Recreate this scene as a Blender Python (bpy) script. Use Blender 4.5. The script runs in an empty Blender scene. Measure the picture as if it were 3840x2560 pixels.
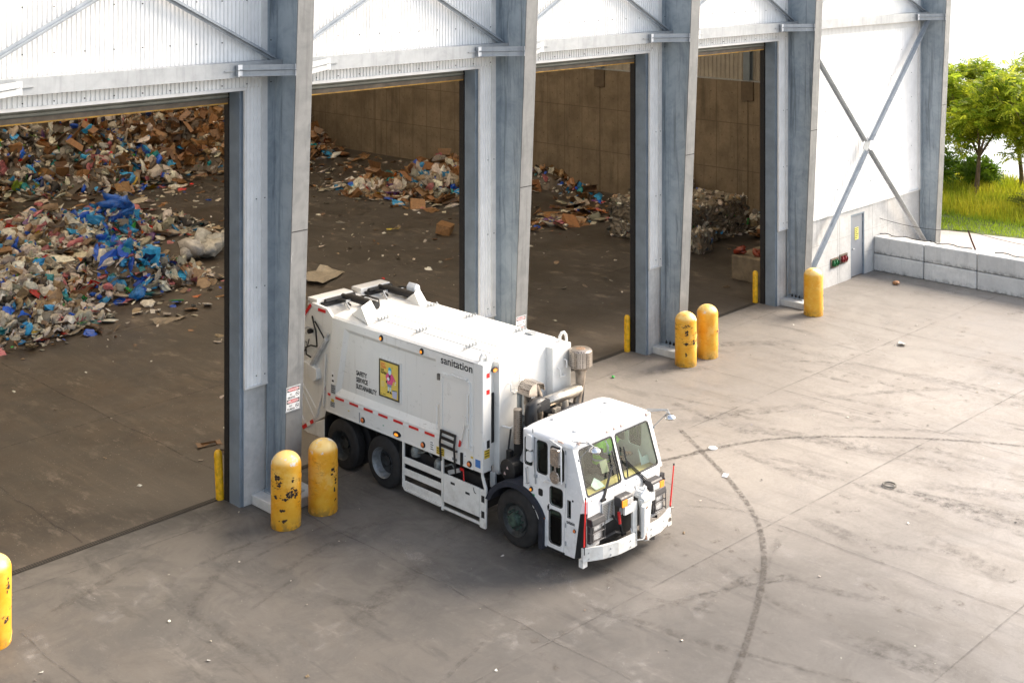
import bpy, bmesh, math, random
import numpy as np
from mathutils import Vector, Matrix
from mathutils.geometry import tessellate_polygon
R = math.radians
random.seed(7); rng = np.random.default_rng(7)
SC = bpy.context.scene
COL = SC.collection

# ------------------------------------------------------------------ camera, sky, sun, exposure
cd = bpy.data.cameras.new("camera"); cam = bpy.data.objects.new("camera", cd); COL.objects.link(cam)
cam.location = (-14.673, -21.560, 11.196)
cam.rotation_euler = (R(90), 0, R(43.6787 - 90))
cd.lens = 44.235; cd.sensor_width = 36; cd.sensor_fit = 'HORIZONTAL'; cd.shift_y = -0.3778
cd.clip_start = 0.5; cd.clip_end = 6000
SC.camera = cam
SUN_AZ, SUN_EL = -22.0, 36.0          # azimuth counted from +X (along the facade), negative = towards the yard
w = bpy.data.worlds.new("World"); SC.world = w; w.use_nodes = True
wn = w.node_tree.nodes; wl = w.node_tree.links
sky = wn.new("ShaderNodeTexSky"); sky.sky_type = 'NISHITA'; sky.sun_disc = False
sky.sun_elevation = R(SUN_EL); sky.sun_rotation = R(90 - SUN_AZ)
sky.air_density = 1.0; sky.dust_density = 2.5; sky.ozone_density = 1.0
hs_ = wn.new("ShaderNodeHueSaturation"); hs_.inputs['Saturation'].default_value = .60      # a hazy, milky sky
wl.new(sky.outputs[0], hs_.inputs['Color']); wl.new(hs_.outputs[0], wn["Background"].inputs[0]); wn["Background"].inputs[1].default_value = 0.135
sd = bpy.data.lights.new("sun", 'SUN'); sun = bpy.data.objects.new("sun", sd); COL.objects.link(sun)
sd.energy = 2.9; sd.angle = R(34); sd.color = (1.0, 0.86, 0.70)
sdir = Vector((math.cos(R(SUN_AZ))*math.cos(R(SUN_EL)), math.sin(R(SUN_AZ))*math.cos(R(SUN_EL)), math.sin(R(SUN_EL))))
sun.rotation_euler = sdir.to_track_quat('Z', 'Y').to_euler()
SC.view_settings.view_transform = 'Standard'; SC.view_settings.look = 'None'
SC.view_settings.exposure = 1.56; SC.view_settings.gamma = 1.0
SC.cycles.max_bounces = 10; SC.cycles.diffuse_bounces = 5; SC.cycles.transparent_max_bounces = 16
SC.cycles.use_denoising = True

# ------------------------------------------------------------------ mesh helpers
ORG = {}
class MB:
    def __init__(s): s.v = []; s.f = []; s.c = []
    def add(s, vs, fs):
        n = len(s.v); s.v += [tuple(p) for p in vs]; s.f += [tuple(i + n for i in f) for f in fs]; return s
    def box(s, a, b):
        x0, y0, z0 = [min(p, q) for p, q in zip(a, b)]; x1, y1, z1 = [max(p, q) for p, q in zip(a, b)]
        return s.add([(x0,y0,z0),(x1,y0,z0),(x1,y1,z0),(x0,y1,z0),(x0,y0,z1),(x1,y0,z1),(x1,y1,z1),(x0,y1,z1)],
                     [(0,3,2,1),(4,5,6,7),(0,1,5,4),(1,2,6,5),(2,3,7,6),(3,0,4,7)])
    def bar(s, p, q, wx, wy, up=(0,0,1)):
        p, q, up = Vector(p), Vector(q), Vector(up); d = (q - p).normalized()
        a = d.cross(up)
        if a.length < 1e-5: a = d.cross(Vector((1,0,0)))
        a.normalize(); b = a.cross(d).normalized(); a *= wx/2; b *= wy/2
        vs = [p-a-b, p+a-b, p+a+b, p-a+b, q-a-b, q+a-b, q+a+b, q-a+b]
        return s.add(vs, [(0,3,2,1),(4,5,6,7),(0,1,5,4),(1,2,6,5),(2,3,7,6),(3,0,4,7)])
    def tube(s, pts, r, n=10, cap=True):
        pts = [Vector(p) for p in pts]; m = len(pts)
        rr = r if isinstance(r, (list, tuple)) else [r]*m
        vs = []; prev = None
        for i, p in enumerate(pts):
            d = (pts[min(i+1, m-1)] - pts[max(i-1, 0)]).normalized()
            if prev is None:
                a = d.cross(Vector((0,0,1)))
                if a.length < 1e-4: a = d.cross(Vector((1,0,0)))
            else: a = prev - d*prev.dot(d)
            a.normalize(); prev = a; b = d.cross(a)
            for k in range(n):
                t = 2*math.pi*k/n; vs.append(p + (a*math.cos(t) + b*math.sin(t))*rr[i])
        fs = []
        for i in range(m-1):
            for k in range(n): fs.append((i*n+k, i*n+(k+1)%n, (i+1)*n+(k+1)%n, (i+1)*n+k))
        if cap: fs.append(tuple(reversed(range(n)))); fs.append(tuple((m-1)*n+k for k in range(n)))
        return s.add(vs, fs)
    def lathe(s, prof, c=(0,0,0), axis='z', n=32, cap=True):
        # prof: list of (radius, offset along axis)
        vs = []; c = Vector(c)
        for r, h in prof:
            for k in range(n):
                t = 2*math.pi*k/n; u, v = r*math.cos(t), r*math.sin(t)
                vs.append(c + Vector({'z':(u,v,h),'x':(h,u,v),'y':(v,h,u)}[axis]))
        fs = []
        for i in range(len(prof)-1):
            for k in range(n): fs.append((i*n+k, i*n+(k+1)%n, (i+1)*n+(k+1)%n, (i+1)*n+k))
        if cap and prof[0][0] > 1e-6: fs.append(tuple(reversed(range(n))))
        if cap and prof[-1][0] > 1e-6: fs.append(tuple((len(prof)-1)*n+k for k in range(n)))
        return s.add(vs, fs)
    def prism(s, poly, fn, a, b):
        # poly: 2d loop, fn(u,v,t) -> 3d, extruded from t=a to t=b
        n = len(poly)
        vs = [fn(u,v,a) for u,v in poly] + [fn(u,v,b) for u,v in poly]
        fs = [tuple(reversed(range(n))), tuple(range(n,2*n))] + [(i,(i+1)%n,n+(i+1)%n,n+i) for i in range(n)]
        return s.add(vs, fs)
    def plate(s, outer, holes, fn, a, b):
        loops = [outer] + list(holes); flat = [p for l in loops for p in l]; N = len(flat)
        tris = tessellate_polygon([[Vector((p[0],p[1],0)) for p in l] for l in loops])
        vs = [fn(u,v,a) for u,v in flat] + [fn(u,v,b) for u,v in flat]
        fs = [tuple(t) for t in tris] + [tuple(N+i for i in reversed(t)) for t in tris]
        o = 0
        for l in loops:
            m = len(l)
            for i in range(m): fs.append((o+i, o+(i+1)%m, N+o+(i+1)%m, N+o+i))
            o += m
        return s.add(vs, fs)
    def islands(s):
        par = list(range(len(s.v)))
        def find(a):
            while par[a] != a: par[a] = par[par[a]]; a = par[a]
            return a
        for f in s.f:
            for i in f[1:]: par[find(i)] = find(f[0])
        out = {}
        for i in range(len(s.v)): out.setdefault(find(i), []).append(i)
        res = []
        for r_, idx in out.items():
            mp = {i: k for k, i in enumerate(idx)}; q = MB(); q.add([s.v[i] for i in idx], [tuple(mp[i] for i in f) for f in s.f if find(f[0]) == r_]); res.append(q)
        return res
    def build(s, name, m, parent=None, loc=None, smooth=None, bevel=0, fix=True):
        org = Vector(loc) if loc is not None else (ORG[parent.name] if parent else Vector((0,0,0)))
        me = bpy.data.meshes.new(name)
        me.from_pydata([(p[0]-org.x, p[1]-org.y, p[2]-org.z) for p in s.v], [], s.f)
        if fix:
            b = bmesh.new(); b.from_mesh(me); bmesh.ops.recalc_face_normals(b, faces=b.faces); b.to_mesh(me); b.free()
        me.materials.append(m)
        if smooth is not None:
            me.polygons.foreach_set('use_smooth', [True]*len(me.polygons)); me.set_sharp_from_angle(angle=R(smooth))
        o = bpy.data.objects.new(name, me); COL.objects.link(o)
        if parent: o.parent = parent
        else: o.location = org
        ORG[o.name] = org
        if bevel:
            md = o.modifiers.new("bevel", 'BEVEL'); md.width = bevel; md.segments = 2; md.limit_method = 'ANGLE'; md.angle_limit = R(35)
        return o
def fx(u, v, t): return (t, u, v)       # plane x = t, (u,v) = (y,z)
def fy(u, v, t): return (u, t, v)       # plane y = t, (u,v) = (x,z)
def fz(u, v, t): return (u, v, t)
def rrect(u0, v0, u1, v1, r, n=4):
    out = []
    for cx, cy, a0 in ((u1-r, v1-r, 0), (u0+r, v1-r, 90), (u0+r, v0+r, 180), (u1-r, v0+r, 270)):
        for k in range(n+1): a = R(a0 + 90*k/n); out.append((cx+r*math.cos(a), cy+r*math.sin(a)))
    return out
def roundpoly(pts, r, n=4):
    out = []; m = len(pts)
    for i in range(m):
        p, a, b = Vector(pts[i]), Vector(pts[i-1]), Vector(pts[(i+1)%m])
        d1 = (a-p).normalized(); d2 = (b-p).normalized(); q = min(r, (a-p).length*.45, (b-p).length*.45)
        s_, e_ = p+d1*q, p+d2*q
        for k in range(n+1):
            t = k/n; out.append(tuple(s_*(1-t)**2 + p*2*t*(1-t) + e_*t*t))
    return out
def tag(o, label=None, cat=None, group=None, kind=None):
    if label: o['label'] = label
    if cat: o['category'] = cat
    if group: o['group'] = group
    if kind: o['kind'] = kind
    return o
def thing(name, label, cat, loc=(0,0,0), group=None):
    o = bpy.data.objects.new(name, None); COL.objects.link(o); o.location = loc; o.empty_display_size = .2
    ORG[o.name] = Vector(loc); return tag(o, label, cat, group)
def children(o): return [c for c in bpy.data.objects if c.parent == o]
def dup(o, loc, label=None, rz=0):
    kids = children(o)
    r = o.copy(); COL.objects.link(r); r.location = loc; r.rotation_euler.z = rz; ORG[r.name] = Vector(loc)
    if label: r['label'] = label
    for k in kids:
        c = k.copy(); COL.objects.link(c); c.parent = r
        for g_ in children(k):
            d = g_.copy(); COL.objects.link(d); d.parent = c
    return r
_tc = {}
def textmb(mb, txt, fn, size, width=None, bold=0.0, align='LEFT'):
    # fn(u,v) -> 3d point ; flat lettering
    c = bpy.data.curves.new("t", 'FONT'); c.body = txt; c.size = size; c.offset = bold; c.align_x = align; c.resolution_u = 3
    o = bpy.data.objects.new("t", c); COL.objects.link(o); bpy.context.view_layer.update()
    me = bpy.data.meshes.new_from_object(o.evaluated_get(bpy.context.evaluated_depsgraph_get()))
    vs = [(v.co.x, v.co.y) for v in me.vertices]
    if width and vs:
        x0 = min(p[0] for p in vs); x1 = max(p[0] for p in vs); k = width/(x1-x0)
        vs = [((p[0]-x0)*k, p[1]) for p in vs] if align == 'LEFT' else [(p[0]*k, p[1]) for p in vs]
    mb.add([fn(*p) for p in vs], [tuple(p.vertices) for p in me.polygons])
    bpy.data.objects.remove(o); bpy.data.curves.remove(c); bpy.data.meshes.remove(me)

# ------------------------------------------------------------------ materials
def S(c):  # sRGB 0-255 -> linear
    return tuple(((x/255)/12.92 if x/255 <= .04045 else ((x/255+.055)/1.055)**2.4) for x in c) + (1,)
class M_:
    def __init__(s, name, rough=.6, metal=0, spec=.5):
        s.m = bpy.data.materials.new(name); s.m.use_nodes = True; s.n = s.m.node_tree.nodes; s.l = s.m.node_tree.links
        s.b = s.n["Principled BSDF"]; s.b.inputs['Roughness'].default_value = rough; s.b.inputs['Metallic'].default_value = metal
        s.b.inputs['Specular IOR Level'].default_value = spec
        t = s.n.new("ShaderNodeTexCoord"); oi = s.n.new("ShaderNodeObjectInfo")
        mu = s.n.new("ShaderNodeVectorMath"); mu.operation = 'SCALE'; mu.inputs[0].default_value = (37, 91, 53); s.l.new(oi.outputs['Random'], mu.inputs['Scale'])
        ad = s.n.new("ShaderNodeVectorMath"); ad.operation = 'ADD'; s.l.new(t.outputs['Object'], ad.inputs[0]); s.l.new(mu.outputs[0], ad.inputs[1])
        s.obj = ad.outputs[0]; s.tc = t; s.oi = oi
        g = s.n.new("ShaderNodeNewGeometry"); s.pos = g.outputs['Position']; s.geo = g
    def noise(s, scale, detail=4, rough=.6, vec=None, stretch=None, lo=None, hi=None, w=0.0):
        v = vec or s.obj
        if stretch:
            mp = s.n.new("ShaderNodeMapping"); mp.inputs['Scale'].default_value = stretch; s.l.new(v, mp.inputs['Vector']); v = mp.outputs[0]
        n = s.n.new("ShaderNodeTexNoise"); n.inputs['Scale'].default_value = scale; n.inputs['Detail'].default_value = detail; n.inputs['Roughness'].default_value = rough
        n.inputs['Distortion'].default_value = w
        s.l.new(v, n.inputs['Vector']); o = n.outputs['Fac']
        return s.range(o, lo, hi) if lo is not None else o
    def range(s, o, a, b, c=0., d=1.):
        r = s.n.new("ShaderNodeMapRange"); r.interpolation_type = 'SMOOTHSTEP'
        for i, x in zip((1,2,3,4), (a,b,c,d)): r.inputs[i].default_value = x
        s.l.new(o, r.inputs[0]); return r.outputs[0]
    def math(s, op, a, b=0.5):
        m = s.n.new("ShaderNodeMath"); m.operation = op
        for i, x in ((0,a),(1,b)):
            if isinstance(x, (int,float)): m.inputs[i].default_value = x
            else: s.l.new(x, m.inputs[i])
        return m.outputs[0]
    def mix(s, fac, a, b, mode='MIX'):
        m = s.n.new("ShaderNodeMix"); m.data_type = 'RGBA'; m.blend_type = mode
        if isinstance(fac, (int,float)): m.inputs[0].default_value = fac
        else: s.l.new(fac, m.inputs[0])
        for i, x in ((6,a),(7,b)):
            if isinstance(x, tuple): m.inputs[i].default_value = x
            else: s.l.new(x, m.inputs[i])
        return m.outputs[2]
    def sep(s, v):
        x = s.n.new("ShaderNodeSeparateXYZ"); s.l.new(v, x.inputs[0]); return x.outputs
    def col(s, c):
        if isinstance(c, tuple): s.b.inputs['Base Color'].default_value = c
        else: s.l.new(c, s.b.inputs['Base Color'])
        return s
    def rough(s, o): s.l.new(o, s.b.inputs['Roughness']); return s
    def bump(s, h, strength=.3, dist=.02):
        b = s.n.new("ShaderNodeBump"); b.inputs['Strength'].default_value = strength; b.inputs['Distance'].default_value = dist
        s.l.new(h, b.inputs['Height']); s.l.new(b.outputs[0], s.b.inputs['Normal']); return s
def plain(name, c, rough=.6, metal=0, var=.12, scale=6, spec=.5):
    m = M_(name, rough, metal, spec); d = tuple(x*(1-var*1.6) for x in c[:3]) + (1,); h = tuple(min(1, x*(1+var*.7)) for x in c[:3]) + (1,)
    m.col(m.mix(m.noise(scale, 5, .65, lo=.3, hi=.7), d, h)); m.rough(m.range(m.noise(scale*2, 3), .2, .8, max(0, rough-.1), min(1, rough+.12)))
    return m.m
def dirty_white(name, c=(.72,.72,.70,1), dirt=(.36,.33,.28,1), rough=.32, amt=.35):
    m = M_(name, rough)
    a = m.noise(1.3, 6, .7, lo=.5, hi=.8); st = m.noise(3.0, 5, .7, stretch=(3,3,.35), lo=.55, hi=.85)
    f = m.math('MULTIPLY', m.math('MAXIMUM', a, st), amt)
    z = m.sep(m.pos)[2]; low = m.range(z, 1.3, .2); f2 = m.math('MULTIPLY', m.math('MULTIPLY', low, m.noise(5, 6, .7, lo=.35, hi=.75)), .55)
    cc = m.mix(f, c, tuple(x*.86 for x in c[:3])+(1,)); cc = m.mix(f2, cc, dirt)
    sp = m.noise(42, 2, .5, lo=.74, hi=.80); cc = m.mix(m.math('MULTIPLY', sp, .5), cc, dirt)
    run = m.math('MULTIPLY', m.noise(9, 6, .7, stretch=(1,1,.07), lo=.55, hi=.72), m.noise(.8, 4, .6, lo=.42, hi=.66)); cc = m.mix(m.math('MULTIPLY', run, amt*.9), cc, (.40,.37,.31,1))
    scf = m.noise(5, 8, .8, stretch=(1,.4,2.5), lo=.60, hi=.63); cc = m.mix(m.math('MULTIPLY', m.math('MULTIPLY', scf, m.noise(.9, 3, .5, lo=.48, hi=.6)), amt), cc, (.30,.28,.25,1))
    m.bump(m.noise(1.1, 3, .5), .10, .03)
    m.col(cc); m.rough(m.range(m.noise(4,4), .2, .8, rough-.08, rough+.15)); return m.m
def lamp_mat(name, c, e, strength):
    m = M_(name, .15); m.col(m.mix(m.noise(60, 2), c, tuple(x*.7 for x in c[:3])+(1,)))
    if strength: m.b.inputs['Emission Color'].default_value = e; m.b.inputs['Emission Strength'].default_value = strength
    return m.m
def vcol(name, rough=.5, var=.25, spec=.5, transl=0):
    m = M_(name, rough, 0, spec); a = m.n.new("ShaderNodeAttribute"); a.attribute_name = "col"
    d = m.mix(m.noise(9, 4, .7, lo=.3, hi=.75), a.outputs['Color'], (1-var*1.4,)*3+(1,), 'MULTIPLY')
    m.col(a.outputs['Color']); mm = m.n.new("ShaderNodeMix"); mm.data_type='RGBA'; mm.blend_type='MULTIPLY'
    m.l.new(m.noise(9, 4, .7, lo=.3, hi=.75), mm.inputs[0]); m.l.new(a.outputs['Color'], mm.inputs[6]); mm.inputs[7].default_value = (1-var*1.4,)*3+(1,)
    m.col(mm.outputs[2]); m.b.inputs['Subsurface Weight'].default_value = 0
    if transl:
        t = m.n.new("ShaderNodeBsdfTranslucent"); m.l.new(mm.outputs[2], t.inputs[0]); ms = m.n.new("ShaderNodeMixShader"); ms.inputs[0].default_value = transl
        m.l.new(m.b.outputs[0], ms.inputs[1]); m.l.new(t.outputs[0], ms.inputs[2]); m.l.new(ms.outputs[0], m.n["Material Output"].inputs[0])
    return m.m

# concrete yard / hall floor
def concrete_floor(name, inside):
    m = M_(name, .62); p = m.pos; x, y, z = m.sep(p)
    big = m.noise(.16, 5, .6, p, lo=.35, hi=.68); mid = m.noise(.9, 6, .68, p, lo=.35, hi=.7, w=.6); fine = m.noise(14, 4, .7, p, lo=.3, hi=.75)
    sx = m.noise(1.0, 6, .7, p, stretch=(2.6,.22,1), lo=.48, hi=.78); sd_ = m.noise(1.0, 6, .72, p, stretch=(.25,2.2,1), lo=.5, hi=.8)
    if inside:
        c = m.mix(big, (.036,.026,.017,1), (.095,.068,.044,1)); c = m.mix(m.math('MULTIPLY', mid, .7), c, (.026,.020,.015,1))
        c = m.mix(m.math('MULTIPLY', sx, .6), c, (.150,.115,.080,1))
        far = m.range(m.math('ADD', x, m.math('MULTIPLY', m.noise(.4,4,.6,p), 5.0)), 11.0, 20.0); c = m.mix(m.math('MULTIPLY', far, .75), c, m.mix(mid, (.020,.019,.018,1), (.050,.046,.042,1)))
        smd = m.noise(.55, 7, .75, p, stretch=(1,.45,1), lo=.50, hi=.62, w=.8); c = m.mix(m.math('MULTIPLY', smd, .6), c, (.020,.016,.012,1))
        wear = m.math('MULTIPLY', m.noise(2.2, 7, .78, p, stretch=(1,.35,1), lo=.52, hi=.66), m.noise(.3, 3, .5, p, lo=.38, hi=.6)); c = m.mix(m.math('MULTIPLY', wear, .7), c, (.24,.195,.15,1)); c = m.mix(m.math('MULTIPLY', sd_, .5), c, (.038,.031,.026,1))
        sp = m.noise(22, 2, .5, p, lo=.68, hi=.74); c = m.mix(m.math('MULTIPLY', sp, .7), c, (.42,.38,.33,1))
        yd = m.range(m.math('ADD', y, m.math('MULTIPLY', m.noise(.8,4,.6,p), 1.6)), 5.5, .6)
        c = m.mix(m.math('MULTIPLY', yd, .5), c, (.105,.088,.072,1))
        m.rough(m.range(big, 0, 1, .34, .62))
    else:
        c = m.mix(big, (.255,.228,.200,1), (.345,.312,.276,1)); c = m.mix(m.math('MULTIPLY', mid, .45), c, (.205,.184,.164,1))
        # tracked-out dirt around the door line; darker left paints in the yard's light falloff
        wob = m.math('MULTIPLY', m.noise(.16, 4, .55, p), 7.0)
        near = m.range(m.math('ADD', y, wob), -4.0, 3.5); left_shade = m.range(m.math('ADD', x, m.math('MULTIPLY', wob, 1.3)), 16.5, 4.5)
        d = m.math('MAXIMUM', m.math('MULTIPLY', near, .50), m.math('MULTIPLY', left_shade, 1.0)); d = m.math('MULTIPLY', d, m.math('ADD', m.math('MULTIPLY', mid, .16), .80))
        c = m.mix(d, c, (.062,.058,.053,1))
        c = m.mix(m.math('MULTIPLY', sx, .46), c, (.090,.078,.067,1)); c = m.mix(m.math('MULTIPLY', sd_, .34), c, (.13,.115,.10,1))
        rub = m.noise(1.6, 7, .78, p, stretch=(1.8,.3,1), lo=.54, hi=.66, w=.4); c = m.mix(m.math('MULTIPLY', m.math('MULTIPLY', rub, m.math('MAXIMUM', near, left_shade)), .5), c, (.035,.033,.031,1))
        pw = m.noise(1.9, 7, .78, p, stretch=(1.6,.35,1), lo=.55, hi=.70); c = m.mix(m.math('MULTIPLY', pw, .22), c, (.34,.31,.28,1))
        sp = m.noise(30, 2, .5, p, lo=.71, hi=.77); c = m.mix(m.math('MULTIPLY', sp, .45), c, (.62,.58,.54,1))
        pal = m.noise(.28, 6, .7, p, lo=.52, hi=.78, w=1.2); c = m.mix(m.math('MULTIPLY', pal, .14), c, (.36,.335,.31,1))
        crk = m.noise(.5, 7, .75, p, lo=.495, hi=.5, w=.4); crk2 = m.noise(.5, 7, .75, p, lo=.505, hi=.5, w=.4); c = m.mix(m.math('MULTIPLY', m.math('MULTIPLY', crk, crk2), .35), c, (.06,.055,.05,1))
        m.rough(m.range(mid, 0, 1, .48, .7))
    c = m.mix(m.math('MULTIPLY', fine, .22), c, (.08,.07,.062,1))
    m.col(c); m.bump(m.math('ADD', m.noise(20, 5, .7, p), m.math('MULTIPLY', mid, .5)), .22, .012); return m.m
def steel(name, c1, c2, streak=.5, metal=.25, rough=.45):
    m = M_(name, rough, metal); a = m.noise(1.6, 6, .68, lo=.3, hi=.7, w=.8); b = m.noise(7, 4, .6, lo=.35, hi=.7)
    st = m.noise(2.4, 6, .72, stretch=(2.5,2.5,.14), lo=.50, hi=.64, w=.5)
    c = m.mix(a, c1, c2); c = m.mix(m.math('MULTIPLY', b, .3), c, tuple(x*1.18 for x in c2[:3])+(1,))
    c = m.mix(m.math('MULTIPLY', st, streak), c, tuple(x*.55 for x in c1[:3])+(1,))
    pw = m.noise(1.1, 5, .7, stretch=(3,3,.5), lo=.64, hi=.74); c = m.mix(m.math('MULTIPLY', pw, .5), c, (.55,.57,.58,1))
    m.col(c); m.rough(m.range(b, 0, 1, rough-.1, rough+.15)); m.bump(b, .05, .01); return m.m
def conc(name, c1, c2, stain, form=0, rough=.8):
    m = M_(name, rough); a = m.noise(.8, 6, .65, lo=.3, hi=.7); b = m.noise(9, 5, .7, lo=.35, hi=.75); st = m.noise(1.6, 6, .7, stretch=(2,2,.2), lo=.5, hi=.75)
    c = m.mix(a, c1, c2); c = m.mix(m.math('MULTIPLY', b, .25), c, tuple(x*.6 for x in c1[:3])+(1,)); c = m.mix(m.math('MULTIPLY', st, .55), c, stain)
    ho = m.noise(24, 2, .5, lo=.73, hi=.78); c = m.mix(m.math('MULTIPLY', ho, .6), c, tuple(x*.35 for x in c1[:3])+(1,))
    if name == 'block_concrete':
        c = m.mix(m.math('MULTIPLY', m.oi.outputs['Random'], .35), c, (.36,.365,.36,1)); ob = m.sep(m.tc.outputs['Object'])[2]; gr = m.math('MULTIPLY', m.range(ob, .22, .0), m.noise(5, 6, .72, lo=.42, hi=.62)); c = m.mix(m.math('MULTIPLY', gr, .75), c, (.10,.10,.095,1))
    m.col(c); m.bump(m.math('ADD', b, m.noise(30,3)), .25, .012); return m.m
def bollard_yellow():
    m = M_("bollard_yellow", .42); z = m.sep(m.tc.outputs['Object'])[2]
    c = m.mix(m.noise(2.4, 5, .7, lo=.35, hi=.65), (.64,.285,.008,1), (.68,.37,.035,1))
    c = m.mix(m.math('MULTIPLY', m.noise(2.0, 5, .7, lo=.52, hi=.62), .4), c, (.74,.50,.15,1))
    top = m.range(z, 1.24, 1.33); t2 = m.math('MULTIPLY', top, m.noise(3.2, 5, .65, lo=.28, hi=.5)); c = m.mix(m.math('MULTIPLY', t2, .75), c, (.80,.60,.24,1))
    t3 = m.math('MULTIPLY', m.range(z, 1.20, 1.27), m.noise(4.5, 6, .7, lo=.57, hi=.61)); c = m.mix(t3, c, (.55,.54,.50,1))
    low = m.range(z, .25, 0); c = m.mix(m.math('MULTIPLY', low, m.noise(7, 6, .7, lo=.4, hi=.6)), c, (.30,.18,.04,1))
    big = m.noise(1.7, 3, .5, lo=.44, hi=.56); chips = m.noise(6.0, 8, .80, stretch=(1,1,2.4), lo=.555, hi=.575); band = m.math('MULTIPLY', m.range(z, .3, .5), m.range(z, 1.22, 1.1))
    amt = m.sep(m.oi.outputs['Color'])[0]; fl = m.math('MULTIPLY', m.math('MULTIPLY', m.math('MULTIPLY', chips, big), band), amt); c = m.mix(fl, c, (.045,.026,.018,1))
    m.col(c); m.rough(m.range(chips, 0, 1, .38, .7)); m.bump(m.noise(6, 3), .05, .01); return m.m
MT = {}
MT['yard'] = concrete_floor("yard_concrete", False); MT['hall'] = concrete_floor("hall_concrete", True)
MT['clad'] = plain("white_cladding", (.84,.835,.82,1), .45, 0, .05, 2)
MT['cladtrim'] = plain("white_trim", (.70,.69,.67,1), .45, 0, .07, 3)
MT['web'] = steel("galvanised_web", (.235,.28,.315,1), (.36,.405,.435,1), .75, .1, .5)
MT['flange'] = steel("galvanised_flange", (.145,.15,.15,1), (.21,.21,.206,1), .35, .1, .5)
MT['girt'] = steel("galvanised_girt", (.29,.305,.315,1), (.38,.395,.405,1), .25, .15, .5)
MT['brace'] = steel("galvanised_brace", (.28,.31,.34,1), (.38,.41,.44,1), .3, .2, .45)
MT['jamb'] = plain("jamb_steel", (.20,.245,.29,1), .45, .1, .12, 2)
MT['black'] = plain("black_rubber", (.012,.011,.011,1), .7, 0, .2, 8)
MT['shutter'] = plain("shutter_slats", (.24,.245,.215,1), .5, .1, .12, 3)
MT['shutbar'] = plain("shutter_bar", (.16,.125,.09,1), .6, 0, .25, 4)
MT['edge'] = plain("yellow_edge", (.55,.30,.05,1), .6, 0, .3, 6)
MT['cbase'] = conc("concrete_base", (.40,.41,.41,1), (.60,.60,.58,1), (.22,.22,.215,1))
MT['cbase2'] = conc("concrete_pale", (.42,.42,.41,1), (.54,.535,.52,1), (.30,.30,.29,1))
MT['block'] = conc("block_concrete", (.50,.50,.49,1), (.68,.675,.65,1), (.29,.29,.28,1))
MT['push'] = conc("push_wall_concrete", (.150,.116,.076,1), (.25,.198,.137,1), (.058,.046,.031,1))
MT['incl'] = plain("inner_cladding", (.36,.33,.28,1), .55, 0, .12, 2)
MT['roof'] = plain("roof_liner", (.35,.34,.32,1), .7, 0, .1, 1)
MT['yellow'] = bollard_yellow()
MT['post'] = plain("post_yellow", (.78,.43,.01,1), .45, 0, .2, 9)
MT['joint'] = plain("joint_dark", (.045,.042,.04,1), .9, 0, .3, 12)
MT['grate'] = plain("grate_iron", (.03,.028,.026,1), .6, .4, .3, 20)

# ------------------------------------------------------------------ the setting: ground, path, water
g = MB(); g.add([(-260,-260,0),(46.5,-260,0),(46.5,140,0),(-260,140,0)], [(0,1,2,3)])
g.add([(46.5,-260,0),(52,-260,-2.0),(52,140,-2.0),(46.5,140,0)], [(0,1,2,3)])
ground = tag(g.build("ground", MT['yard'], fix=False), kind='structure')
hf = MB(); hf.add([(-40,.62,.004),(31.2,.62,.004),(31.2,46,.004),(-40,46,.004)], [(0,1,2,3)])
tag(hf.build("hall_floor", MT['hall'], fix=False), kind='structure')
gm = plain("verge_soil", (.10,.13,.03,1), .9, 0, .3, 1.2)
v = MB(); v.add([(35.35,-30,.006),(46.3,-30,.006),(46.3,34,.006),(34.1,34,.006),(34.35,1.2,.006),(35.0,-1.9,.006)], [(0,1,2,3,4,5)])
tag(v.build("grass_verge", gm, fix=False), kind='structure')
pm = plain("path_concrete", (.50,.45,.41,1), .8, 0, .08, 1)
v = MB(); v.add([(27.06,-30,.004),(35.3,-30,.004),(35.0,-1.9,.004),(34.4,1.2,.004),(34.1,34,.004),(31.6,34,.004),(31.6,.3,.004),(27.06,.0,.004)], [(0,1,2,3,4,5,6,7)])
tag(v.build("path", pm, fix=False), kind='structure')
wm = M_("water", .16); wm.col((.52,.55,.54,1)); wm.b.inputs['IOR'].default_value = 1.33
wm.bump(wm.noise(1.4, 6, .65, wm.pos), .6, .25)
v = MB(); v.add([(46,-4000,-.9),(5000,-4000,-.9),(5000,4000,-.9),(46,4000,-.9)], [(0,1,2,3)])
tag(v.build("water", wm.m, fix=False), kind='structure')

# joints, tyre marks (thin sheets lying on the slab)
def decal(name, c, lo, hi, scale, stretch=None, rough=.8, amt=1.0):
    m = M_(name, rough); at = m.n.new("ShaderNodeAttribute"); at.attribute_name = "a"
    n = m.noise(scale, 6, .75, m.pos, stretch, lo, hi)
    f = m.math('MULTIPLY', m.math('MULTIPLY', n, at.outputs['Fac']), amt)
    m.col(m.mix(m.noise(8, 3, .6, m.pos), c, tuple(x*1.5 for x in c[:3])+(1,))); m.l.new(f, m.b.inputs['Alpha']); return m.m
def strip(mb, al, pts, w, z, fade=True):
    pts = [Vector((p[0], p[1], z)) for p in pts]; m = len(pts); vs = []; fs = []
    for i, p in enumerate(pts):
        d = (pts[min(i+1,m-1)] - pts[max(i-1,0)]).normalized(); nrm = Vector((-d.y, d.x, 0))
        e = 1.0 if not fade else min(1, 3.0*min(i, m-1-i)/max(1, m-1) + .0)
        for k, aa in ((-1,0),(-.55,1),(0,.9),(.55,1),(1,0)):
            vs.append(p + nrm*k*w/2); al.append(aa*e)
    for i in range(m-1):
        for k in range(4): fs.append((i*5+k, i*5+k+1, (i+1)*5+k+1, (i+1)*5+k))
    mb.add(vs, fs)
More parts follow.
